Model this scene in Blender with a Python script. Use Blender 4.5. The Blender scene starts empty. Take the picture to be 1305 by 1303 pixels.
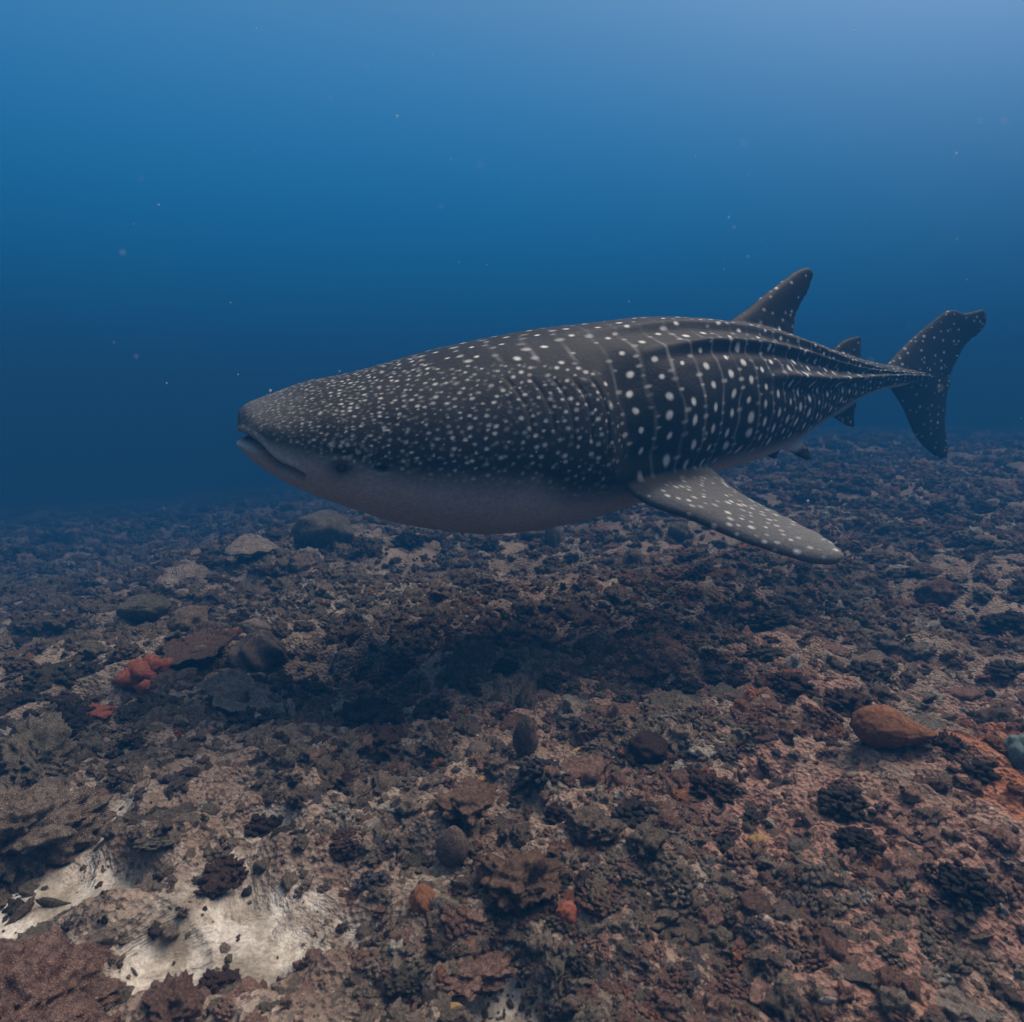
import bpy, bmesh, math, random
import numpy as np
from mathutils import Vector, Matrix

# ------------------------------------------------------------------ camera, water light, sun
scene = bpy.context.scene
COL = scene.collection
R = math.radians
CAM_Z = 1.20
FPX, CX, CY = 900.0, 652.5, 651.5          # focal length and centre in pixels of the 1305 x 1303 photograph
PITCH = math.atan2(CY - 530.0, FPX)

cam_d = bpy.data.cameras.new("camera")
cam_d.sensor_width = 36.0
cam_d.lens = 36.0 * FPX / 1305.0
cam_d.clip_start = 0.02
cam_d.clip_end = 500.0
cam_d.dof.use_dof = True
cam_d.dof.focus_distance = 3.0
cam_d.dof.aperture_fstop = 5.0
cam = bpy.data.objects.new("camera", cam_d)
COL.objects.link(cam)
cam.location = (0, 0, CAM_Z)
cam.rotation_euler = (math.pi / 2 - PITCH, 0, 0)
scene.camera = cam

SUN_EL, SUN_AZ = R(60), R(60)               # azimuth to the right of the viewing direction (+Y)
SUN_DIR = Vector((math.sin(SUN_AZ) * math.cos(SUN_EL), math.cos(SUN_AZ) * math.cos(SUN_EL), math.sin(SUN_EL)))

world = bpy.data.worlds.new("World")
scene.world = world
world.use_nodes = True
wt = world.node_tree
wt.nodes.clear()
def wn(t, **k):
    n = wt.nodes.new(t)
    for a, v in k.items():
        setattr(n, a, v)
    return n
w_out = wn("ShaderNodeOutputWorld")
w_bg = wn("ShaderNodeBackground")
w_tc = wn("ShaderNodeTexCoord")
w_sep = wn("ShaderNodeSeparateXYZ")
wt.links.new(w_tc.outputs["Generated"], w_sep.inputs[0])
# the water column: deep blue to the side, paler up towards the surface
w_ramp = wn("ShaderNodeValToRGB")
w_ramp.color_ramp.interpolation = 'B_SPLINE'
el = w_ramp.color_ramp.elements
stops = [(0.30, (0.004, 0.024, 0.060)), (0.49, (0.003, 0.060, 0.165)), (0.56, (0.002, 0.098, 0.255)),
         (0.63, (0.006, 0.140, 0.330)), (0.70, (0.030, 0.180, 0.40)), (0.78, (0.100, 0.240, 0.42)),
         (0.86, (0.32, 0.40, 0.47)), (1.0, (0.85, 0.83, 0.78))]
while len(el) < len(stops):
    el.new(0.5)
for e, (p, c) in zip(el, stops):
    e.position = p
    e.color = (*c, 1)
w_map = wn("ShaderNodeMapRange")
w_map.inputs[1].default_value = -1.0
w_map.inputs[2].default_value = 1.0
wt.links.new(w_sep.outputs[2], w_map.inputs[0])
wt.links.new(w_map.outputs[0], w_ramp.inputs[0])
# the daylight sky seen through the surface, overhead only (beyond the critical angle the surface mirrors the water)
w_sky = wn("ShaderNodeTexSky", sky_type='NISHITA')
w_sky.sun_disc = False
w_sky.sun_elevation = SUN_EL
w_sky.sun_rotation = SUN_AZ
w_win = wn("ShaderNodeMapRange", interpolation_type='SMOOTHSTEP')
w_win.inputs[1].default_value = 0.60
w_win.inputs[2].default_value = 0.95
w_win.inputs[3].default_value = 0.0
w_win.inputs[4].default_value = 0.05
wt.links.new(w_sep.outputs[2], w_win.inputs[0])
w_skym = wn("ShaderNodeMix", data_type='RGBA', blend_type='MULTIPLY')
w_skym.inputs[0].default_value = 1.0
wt.links.new(w_sky.outputs[0], w_skym.inputs[6])
wt.links.new(w_win.outputs[0], w_skym.inputs[7])
# forward-scattered glow round the sun
w_dot = wn("ShaderNodeVectorMath", operation='DOT_PRODUCT')
w_dot.inputs[1].default_value = SUN_DIR
wt.links.new(w_tc.outputs["Generated"], w_dot.inputs[0])
w_mx = wn("ShaderNodeMath", operation='MAXIMUM'); w_mx.inputs[1].default_value = 0.0
wt.links.new(w_dot.outputs["Value"], w_mx.inputs[0])
w_pw = wn("ShaderNodeMath", operation='POWER'); w_pw.inputs[1].default_value = 8.0
wt.links.new(w_mx.outputs[0], w_pw.inputs[0])
w_gl = wn("ShaderNodeMix", data_type='RGBA', blend_type='MULTIPLY')
w_gl.inputs[0].default_value = 1.0
w_gl.inputs[7].default_value = (1.0, 1.05, 1.15, 1)
wt.links.new(w_pw.outputs[0], w_gl.inputs[6])
w_a1 = wn("ShaderNodeMix", data_type='RGBA', blend_type='ADD'); w_a1.inputs[0].default_value = 1.0
w_a2 = wn("ShaderNodeMix", data_type='RGBA', blend_type='ADD'); w_a2.inputs[0].default_value = 1.0
wt.links.new(w_ramp.outputs[0], w_a1.inputs[6])
wt.links.new(w_skym.outputs[2], w_a1.inputs[7])
wt.links.new(w_a1.outputs[2], w_a2.inputs[6])
wt.links.new(w_gl.outputs[2], w_a2.inputs[7])
wt.links.new(w_a2.outputs[2], w_bg.inputs[0])
w_bg.inputs[1].default_value = 1.02
wt.links.new(w_bg.outputs[0], w_out.inputs[0])

sun_d = bpy.data.lights.new("sun", 'SUN')
sun_d.energy = 4.9
sun_d.angle = R(38)
sun_d.color = (1.0, 0.81, 0.62)
sun = bpy.data.objects.new("sun", sun_d)
COL.objects.link(sun)
sun.rotation_euler = SUN_DIR.to_track_quat('Z', 'Y').to_euler()

vs = scene.view_settings
vs.view_transform = 'Standard'
vs.look = 'None'
vs.exposure = 0.64
vs.gamma = 1.0
vs.use_curve_mapping = False
scene.cycles.use_denoising = True
scene.cycles.volume_bounces = 1
scene.cycles.max_bounces = 6

# ------------------------------------------------------------------ helpers
CAM_R = cam.rotation_euler.to_matrix()
CAM_P = Vector((0, 0, CAM_Z))
def at(x, y, Y):
    """photo pixel at world distance Y -> world point"""
    d = CAM_R @ Vector((x - CX, -(y - CY), -FPX))
    return CAM_P + d * (Y / d.y)

def hash3(i, j, k, seed):
    h = (i.astype(np.int64) * 374761393 + j.astype(np.int64) * 668265263 + k.astype(np.int64) * 2147483647 + seed * 1274126177)
    h = (h ^ (h >> 13)) * 1274126177
    h = h & 0x7fffffffffff
    h = (h ^ (h >> 16)) * 668265263
    return ((h >> 5) & 0xffffff) / float(0xffffff)

def vnoise(p, seed=0):
    p = np.asarray(p, float)
    i = np.floor(p).astype(np.int64)
    f = p - i
    f = f * f * f * (f * (f * 6 - 15) + 10)
    out = 0
    for dx in (0, 1):
        wx = f[:, 0] if dx else 1 - f[:, 0]
        for dy in (0, 1):
            wy = f[:, 1] if dy else 1 - f[:, 1]
            for dz in (0, 1):
                wz = f[:, 2] if dz else 1 - f[:, 2]
                out = out + wx * wy * wz * hash3(i[:, 0] + dx, i[:, 1] + dy, i[:, 2] + dz, seed)
    return out * 2 - 1

def fbm(p, octv=4, seed=0, gain=0.5, lac=2.03):
    p = np.asarray(p, float)
    a, o = 1.0, 0
    for n in range(octv):
        o = o + a * vnoise(p + 17.3 * n, seed + n)
        p = p * lac
        a *= gain
    return o

def worley2(x, y, seed=0):
    """distance to the nearest jittered feature point, unit cells"""
    i = np.floor(x).astype(np.int64); j = np.floor(y).astype(np.int64)
    best = np.full(x.shape, 9.0)
    for a in (-1, 0, 1):
        for b in (-1, 0, 1):
            u = i + a; w = j + b
            d = np.hypot(x - u - hash3(u, w, u * 0, seed), y - w - hash3(u, w, u * 0, seed + 5)) / (0.6 + 0.6 * hash3(u, w, u * 0, seed + 9))
            best = np.minimum(best, d)
    return best

def worley3(P, seed=0):
    i = np.floor(P).astype(np.int64)
    best = np.full(len(P), 9.0)
    for a in (-1, 0, 1):
        for b in (-1, 0, 1):
            for c in (-1, 0, 1):
                u, w, q = i[:, 0] + a, i[:, 1] + b, i[:, 2] + c
                d = np.sqrt((P[:, 0] - u - hash3(u, w, q, seed)) ** 2 + (P[:, 1] - w - hash3(u, w, q, seed + 3)) ** 2 + (P[:, 2] - q - hash3(u, w, q, seed + 7)) ** 2)
                best = np.minimum(best, d)
    return best

def sstep(a, b, x):
    t = np.clip((x - a) / (b - a), 0, 1)
    return t * t * (3 - 2 * t)

def mesh_np(name, V, F, mat=None, smooth=True):
    """V (n,3), F (m,k) equal sized faces"""
    V = np.asarray(V, np.float32); F = np.asarray(F, np.int32)
    me = bpy.data.meshes.new(name)
    k = F.shape[1]
    me.vertices.add(len(V)); me.vertices.foreach_set("co", V.ravel())
    me.loops.add(F.size); me.loops.foreach_set("vertex_index", F.ravel())
    me.polygons.add(len(F))
    me.polygons.foreach_set("loop_start", np.arange(0, F.size, k, dtype=np.int32))
    me.polygons.foreach_set("loop_total", np.full(len(F), k, np.int32))
    me.polygons.foreach_set("use_smooth", np.full(len(F), smooth))
    me.update(calc_edges=True)
    me.validate()
    if mat:
        me.materials.append(mat)
    return me

def link(name, me, parent=None):
    o = bpy.data.objects.new(name, me)
    COL.objects.link(o)
    if parent:
        o.parent = parent
    return o

def tag(o, label=None, cat=None, group=None, kind=None):
    if label: o["label"] = label
    if cat: o["category"] = cat
    if group: o["group"] = group
    if kind: o["kind"] = kind
    return o

_ico = {}
def ico(sub):
    if sub not in _ico:
        bm = bmesh.new()
        bmesh.ops.create_icosphere(bm, subdivisions=sub, radius=1.0)
        V = np.array([v.co[:] for v in bm.verts]); F = np.array([[v.index for v in f.verts] for f in bm.faces])
        bm.free()
        _ico[sub] = (V, F)
    return _ico[sub]

# ------------------------------------------------------------------ materials
def new_mat(name):
    m = bpy.data.materials.new(name)
    m.use_nodes = True
    nt = m.node_tree
    b = nt.nodes["Principled BSDF"]
    b.inputs["Specular IOR Level"].default_value = 0.18
    b.inputs["Roughness"].default_value = 0.85
    return m, nt, b

def nd(nt, t, **k):
    n = nt.nodes.new(t)
    for a, v in k.items():
        setattr(n, a, v)
    return n

def ramp(nt, stops, src, interp='LINEAR'):
    n = nd(nt, "ShaderNodeValToRGB")
    n.color_ramp.interpolation = interp
    e = n.color_ramp.elements
    while len(e) < len(stops):
        e.new(0.5)
    for a, (p, c) in zip(e, stops):
        a.position = p
        a.color = (*c, 1)
    nt.links.new(src, n.inputs[0])
    return n.outputs[0]

def noise(nt, coord, scale, detail=4, rough=0.6, dist=0.0):
    n = nd(nt, "ShaderNodeTexNoise")
    n.inputs["Scale"].default_value = scale
    n.inputs["Detail"].default_value = detail
    n.inputs["Roughness"].default_value = rough
    n.inputs["Distortion"].default_value = dist
    nt.links.new(coord, n.inputs["Vector"])
    return n.outputs["Fac"]

def mix(nt, fac, a, b, blend='MIX'):
    n = nd(nt, "ShaderNodeMix", data_type='RGBA', blend_type=blend)
    for i, v in ((0, fac), (6, a), (7, b)):
        if isinstance(v, bpy.types.NodeSocket):
            nt.links.new(v, n.inputs[i])
        elif i == 0:
            n.inputs[0].default_value = v
        else:
            n.inputs[i].default_value = (*v, 1)
    return n.outputs[2]

def maprange(nt, src, a, b, c=0.0, d=1.0):
    n = nd(nt, "ShaderNodeMapRange", interpolation_type='SMOOTHSTEP')
    nt.links.new(src, n.inputs[0])
    for i, v in enumerate((a, b, c, d)):
        n.inputs[i + 1].default_value = v
    return n.outputs[0]

def bump(nt, bsdf, height, strength, dist):
    n = nd(nt, "ShaderNodeBump")
    n.inputs["Strength"].default_value = strength
    n.inputs["Distance"].default_value = dist
    nt.links.new(height, n.inputs["Height"])
    nt.links.new(n.outputs[0], bsdf.inputs["Normal"])

def reef_mat(name, cols, scale=9.0, spec=None, bump_s=1.0, bump_d=0.03, pits=60.0, vary=0.35, rough=0.9):
    """blotched coral-rock colour: three tones by noise, fine pale and dark grains, pitted relief"""
    m, nt, b = new_mat(name)
    tc = nd(nt, "ShaderNodeTexCoord").outputs["Object"]
    oi = nd(nt, "ShaderNodeObjectInfo")
    off = nd(nt, "ShaderNodeVectorMath", operation='SCALE')
    off.inputs[0].default_value = (7.1, 3.3, 5.7)
    nt.links.new(oi.outputs["Random"], off.inputs["Scale"])
    add = nd(nt, "ShaderNodeVectorMath", operation='ADD')
    nt.links.new(tc, add.inputs[0]); nt.links.new(off.outputs[0], add.inputs[1])
    co = add.outputs[0]
    n1 = noise(nt, co, scale, 5, 0.65, 0.6)
    c = ramp(nt, [(0.32, cols[0]), (0.46, cols[1]), (0.60, cols[2])], n1)
    n2 = noise(nt, co, scale * 7, 3, 0.7)
    c = mix(nt, maprange(nt, n2, 0.56, 0.66, 0, 0.7), c, spec or tuple(min(1, v * 2.4 + 0.03) for v in cols[2]))
    c = mix(nt, maprange(nt, n2, 0.45, 0.35, 0, 0.6), c, tuple(v * 0.4 for v in cols[0]))
    hv = nd(nt, "ShaderNodeHueSaturation")
    vr = nd(nt, "ShaderNodeMapRange")
    nt.links.new(oi.outputs["Random"], vr.inputs[0])
    vr.inputs[3].default_value = 1 - vary; vr.inputs[4].default_value = 1 + vary
    nt.links.new(vr.outputs[0], hv.inputs["Value"])
    nt.links.new(c, hv.inputs["Color"])
    nt.links.new(hv.outputs[0], b.inputs["Base Color"])
    b.inputs["Roughness"].default_value = rough
    vo = nd(nt, "ShaderNodeTexVoronoi")
    vo.inputs["Scale"].default_value = pits
    nt.links.new(co, vo.inputs["Vector"])
    hm = nd(nt, "ShaderNodeMath", operation='ADD')
    nt.links.new(vo.outputs["Distance"], hm.inputs[0]); nt.links.new(n2, hm.inputs[1])
    bump(nt, b, hm.outputs[0], bump_s, bump_d)
    return m

# ------------------------------------------------------------------ seabed
def px_plane(x, y):
    d = CAM_R @ Vector((x - CX, -(y - CY), -FPX))
    t = -CAM_Z / d.z
    return CAM_P.x + d.x * t, CAM_P.y + d.y * t

SAND = [(*px_plane(80, 1185), 0.21), (*px_plane(330, 1215), 0.24), (*px_plane(235, 1250), 0.15), (*px_plane(110, 1080), 0.16),
        (*px_plane(20, 1190), 0.15), (*px_plane(330, 1090), 0.09), (*px_plane(150, 1150), 0.10), (*px_plane(640, 1303), 0.10)]
ORANGE = [(*px_plane(1262, 975), 0.15), (*px_plane(1290, 1040), 0.18), (*px_plane(1235, 1035), 0.12), (*px_plane(1300, 1110), 0.13), (*px_plane(1170, 785), 0.16), (*px_plane(960, 930), 0.09)]

def orange_mask(x, y):
    org = np.zeros_like(x)
    w = 0.5 * vnoise(np.stack([x, y, x * 0], 1) * 8, 5)
    for ox, oy, orr in ORANGE:
        org = np.maximum(org, 1 - sstep(0.4, 1.1, np.hypot(x - ox, y - oy) / orr + w))
    return org

def ground(x, y):
    x = np.asarray(x, float); y = np.asarray(y, float)
    shp = x.shape
    x = x.ravel(); y = y.ravel()
    z2 = np.zeros_like(x)
    P = np.stack([x, y, z2], 1)
    r = np.hypot(x, y)
    z = 0.036 * sstep(1.5, 6, x) * np.clip(r - 2, 0, 12) - 0.30 * sstep(1.2, 6.0, -x) * sstep(2, 7, r)
    # the bottom slopes off into deeper water on the left
    az = x / np.maximum(r, 0.01) * (y > 0) + 0.2 * (y <= 0)
    z = z - np.minimum(0.080 * np.clip(r - 4.5, 0, None) * (1 - sstep(-0.55, 0.35, az)), 10.0)
    z = z + 0.13 * fbm(P * 0.45, 3, 5) * sstep(0.5, 3, r)
    z = z + 0.055 * fbm(P * 1.7 + 3, 3, 11)
    sand = np.zeros_like(x)
    for sx, sy, sr in SAND:
        sand = np.maximum(sand, 1 - sstep(0.25, 1.4, np.hypot(x - sx, y - sy) / sr + 0.4 * vnoise(P * 9, 91)))
    rough = 1 - 0.95 * sand
    wob = 0.25 * vnoise(P * 9, 22)
    k1 = np.sqrt(np.clip(1 - worley2(x * 4.2 + wob, y * 4.2 - wob, 21) ** 2, 0, 1))
    k2 = np.sqrt(np.clip(1 - worley2(x * 10 + wob, y * 10 + wob, 23) ** 2, 0, 1))
    bumpy = 0.35 + 0.65 * sstep(-0.35, 0.35, fbm(P * 1.1, 2, 27))
    z = z + rough * bumpy * (0.068 * k1 + 0.046 * k2) + rough * 0.014 * fbm(P * 13, 2, 31) - 0.012 * sand
    hole = sstep(0.25, 0.7, fbm(P * 2.6, 3, 77))
    z = z - 0.07 * hole * rough
    return z.reshape(shp), sand.reshape(shp)

def gz(x, y):
    z, s = ground(np.array([x]), np.array([y]))
    return float(z[0])

def ground_px(x, y):
    d = CAM_R @ Vector((x - CX, -(y - CY), -FPX))
    d.normalize()
    t = np.linspace(0.6, 30, 3000)
    X, Y, Z = d.x * t, d.y * t, CAM_Z + d.z * t
    G, _ = ground(X, Y)
    k = int(np.argmax(Z < G)) if np.any(Z < G) else len(t) - 1
    return Vector((X[k], Y[k], float(G[k]))), float(t[k])

def build_seabed():
    front = np.linspace(-0.92, 0.92, 760)
    back = np.linspace(0.92, 2 * math.pi - 0.92, 90)[1:-1]
    ang = np.concatenate([front, back])
    rr = np.concatenate([[0.02, 0.3, 0.6], np.exp(np.linspace(math.log(0.85), math.log(3.4), 540)), np.exp(np.linspace(math.log(3.415), math.log(16), 230)), np.exp(np.linspace(math.log(16.6), math.log(140), 60))])
    A, Rr = np.meshgrid(ang, rr)
    X = np.sin(A) * Rr; Y = np.cos(A) * Rr
    Z, S = ground(X, Y)
    # fine crust relief that the polar grid can carry near the camera
    P = np.stack([X.ravel(), Y.ravel(), Z.ravel()], 1)
    wv = np.sqrt(np.clip(1 - worley2(P[:, 0] * 26, P[:, 1] * 26, 45) ** 2, 0, 1))
    fine = (0.011 * wv + 0.008 * vnoise(P * 40, 41) + 0.0035 * vnoise(P * 75, 43)).reshape(X.shape)
    Z = Z + fine * (1 - 0.97 * S) * (1 - sstep(5, 9, Rr))
    n, m = X.shape
    V = np.stack([X.ravel(), Y.ravel(), Z.ravel()], 1)
    i = np.arange(n - 1)[:, None] * m
    j = np.arange(m)[None, :]
    j2 = (j + 1) % m
    F = np.stack([i + j, i + m + j, i + m + j2, i + j2], -1).reshape(-1, 4)[:, ::-1]
    # material
    mt, nt, b = new_mat("seabed_rubble")
    tc = nd(nt, "ShaderNodeTexCoord").outputs["Object"]
    n1 = noise(nt, tc, 3.2, 6, 0.65, 0.8)
    c = ramp(nt, [(0.30, (0.070, 0.056, 0.045)), (0.42, (0.13, 0.102, 0.080)), (0.52, (0.175, 0.140, 0.111)), (0.64, (0.23, 0.188, 0.152)), (0.74, (0.31, 0.265, 0.22))], n1)
    n2 = noise(nt, tc, 1.9, 5, 0.6, 0.5)
    at_red = nd(nt, "ShaderNodeAttribute", attribute_name="redness").outputs["Fac"]
    pk = nd(nt, "ShaderNodeMath", operation='MULTIPLY')
    nt.links.new(maprange(nt, n2, 0.38, 0.62), pk.inputs[0]); nt.links.new(at_red, pk.inputs[1])
    c = mix(nt, pk.outputs[0], c, mix(nt, n1, (0.11, 0.055, 0.043), (0.33, 0.185, 0.145)))
    n3 = noise(nt, tc, 55, 4, 0.75)
    c = mix(nt, maprange(nt, n3, 0.58, 0.70, 0, 0.7), c, (0.44, 0.39, 0.34))
    c = mix(nt, maprange(nt, n3, 0.46, 0.36, 0, 0.75), c, (0.030, 0.024, 0.020))
    n4 = noise(nt, tc, 6.5, 3, 0.6)
    at_or = nd(nt, "ShaderNodeAttribute", attribute_name="orange").outputs["Fac"]
    om = nd(nt, "ShaderNodeMath", operation='MULTIPLY_ADD')
    nt.links.new(maprange(nt, n4, 0.66, 0.72, 0, 0.6), om.inputs[0]); nt.links.new(at_red, om.inputs[1]); nt.links.new(at_or, om.inputs[2])
    om.use_clamp = True
    c = mix(nt, om.outputs[0], c, mix(nt, n3, (0.14, 0.048, 0.024), (0.38, 0.145, 0.072)))
    at_s = nd(nt, "ShaderNodeAttribute", attribute_name="sand").outputs["Fac"]
    sm = nd(nt, "ShaderNodeMath", operation='MULTIPLY_ADD')
    nt.links.new(maprange(nt, n1, 0.30, 0.65, -0.55, 0.25), sm.inputs[0]); sm.inputs[1].default_value = 1.0
    nt.links.new(at_s, sm.inputs[2])
    sf = maprange(nt, sm.outputs[0], 0.10, 0.95)
    n5 = noise(nt, tc, 140, 2, 0.6)
    n6 = noise(nt, tc, 8.0, 5, 0.65, 0.4)
    sc = ramp(nt, [(0.34, (0.17, 0.145, 0.115)), (0.48, (0.27, 0.24, 0.20)), (0.62, (0.46, 0.43, 0.39))], n6)
    sc = mix(nt, 1.0, sc, ramp(nt, [(0.3, (0.70, 0.70, 0.70)), (0.7, (1.25, 1.25, 1.25))], n5), 'MULTIPLY')
    c = mix(nt, sf, c, sc)
    nt.links.new(c, b.inputs["Base Color"])
    vo = nd(nt, "ShaderNodeTexVoronoi"); vo.inputs["Scale"].default_value = 70
    nt.links.new(tc, vo.inputs["Vector"])
    hm = nd(nt, "ShaderNodeMath", operation='ADD')
    nt.links.new(vo.outputs["Distance"], hm.inputs[0]); nt.links.new(n3, hm.inputs[1])
    inv = nd(nt, "ShaderNodeMath", operation='SUBTRACT'); inv.inputs[0].default_value = 1.0
    nt.links.new(sf, inv.inputs[1])
    hs = nd(nt, "ShaderNodeMath", operation='MULTIPLY')
    nt.links.new(hm.outputs[0], hs.inputs[0]); nt.links.new(inv.outputs[0], hs.inputs[1])
    bump(nt, b, hs.outputs[0], 0.9, 0.016)
    me = mesh_np("seabed", V, F, mt)
    def attr(nm, arr):
        a = me.attributes.new(nm, 'FLOAT', 'POINT')
        a.data.foreach_set("value", np.asarray(arr, np.float32).ravel())
    attr("sand", S)
    x = X.ravel(); y = Y.ravel()
    red = np.clip(0.25 + 0.85 * sstep(-0.7, 1.0, x) , 0, 1) * (1 - 0.65 * sstep(2.3, 4.5, np.hypot(x, y)))
    attr("redness", red)
    org = orange_mask(x, y)
    attr("orange", org * 0.9)
    o = link("seabed", me)
    tag(o, "broken coral rubble seabed with pale sand pockets", "seabed", kind="structure")
build_seabed()

# ------------------------------------------------------------------ whale shark
def spline(xs, ys):
    """natural cubic spline evaluated through a callable"""
    xs = np.asarray(xs, float); ys = np.asarray(ys, float)
    n = len(xs); h = np.diff(xs)
    A = np.zeros((n, n)); rhs = np.zeros(n)
    A[0, 0] = A[-1, -1] = 1
    for i in range(1, n - 1):
        A[i, i - 1] = h[i - 1]; A[i, i] = 2 * (h[i - 1] + h[i]); A[i, i + 1] = h[i]
        rhs[i] = 3 * ((ys[i + 1] - ys[i]) / h[i] - (ys[i] - ys[i - 1]) / h[i - 1])
    c = np.linalg.solve(A, rhs)
    b = (ys[1:] - ys[:-1]) / h - h * (2 * c[:-1] + c[1:]) / 3
    d = (c[1:] - c[:-1]) / (3 * h)
    def f(x):
        x = np.asarray(x, float)
        k = np.clip(np.searchsorted(xs, x) - 1, 0, n - 2)
        t = x - xs[k]
        return ys[k] + b[k] * t + c[k] * t * t + d[k] * t ** 3
    return f

#        px    Y     top  bottom  half width
ST = [(303.0, 2.740, 529, 562, 0.17), (306.0, 2.745, 521, 571, 0.26), (312.0, 2.75, 515.5, 579, 0.32), (325, 2.76, 509.5, 591, 0.37),
      (350, 2.79, 501, 608, 0.42), (390, 2.83, 487, 628, 0.45), (450, 2.90, 473.5, 650, 0.48), (520, 2.98, 454, 668, 0.51),
      (600, 3.08, 434, 677, 0.53), (680, 3.20, 421, 671, 0.53), (760, 3.36, 411, 652, 0.49), (830, 3.54, 404, 626, 0.44),
      (900, 3.78, 407, 603, 0.38), (960, 4.04, 415, 586, 0.31), (1010, 4.32, 430, 560, 0.245), (1050, 4.58, 444, 533, 0.185),
      (1090, 4.87, 457, 509, 0.14), (1130, 5.16, 466, 494, 0.115), (1165, 5.38, 473, 488, 0.09), (1185, 5.46, 477, 487, 0.05), (1200, 5.50, 480, 486, 0.02)]
Ycurve = spline([300, 450, 600, 760, 900, 1010, 1090, 1165, 1210, 1265], [2.735, 2.90, 3.08, 3.36, 3.78, 4.32, 4.87, 5.38, 5.56, 5.72])

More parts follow.
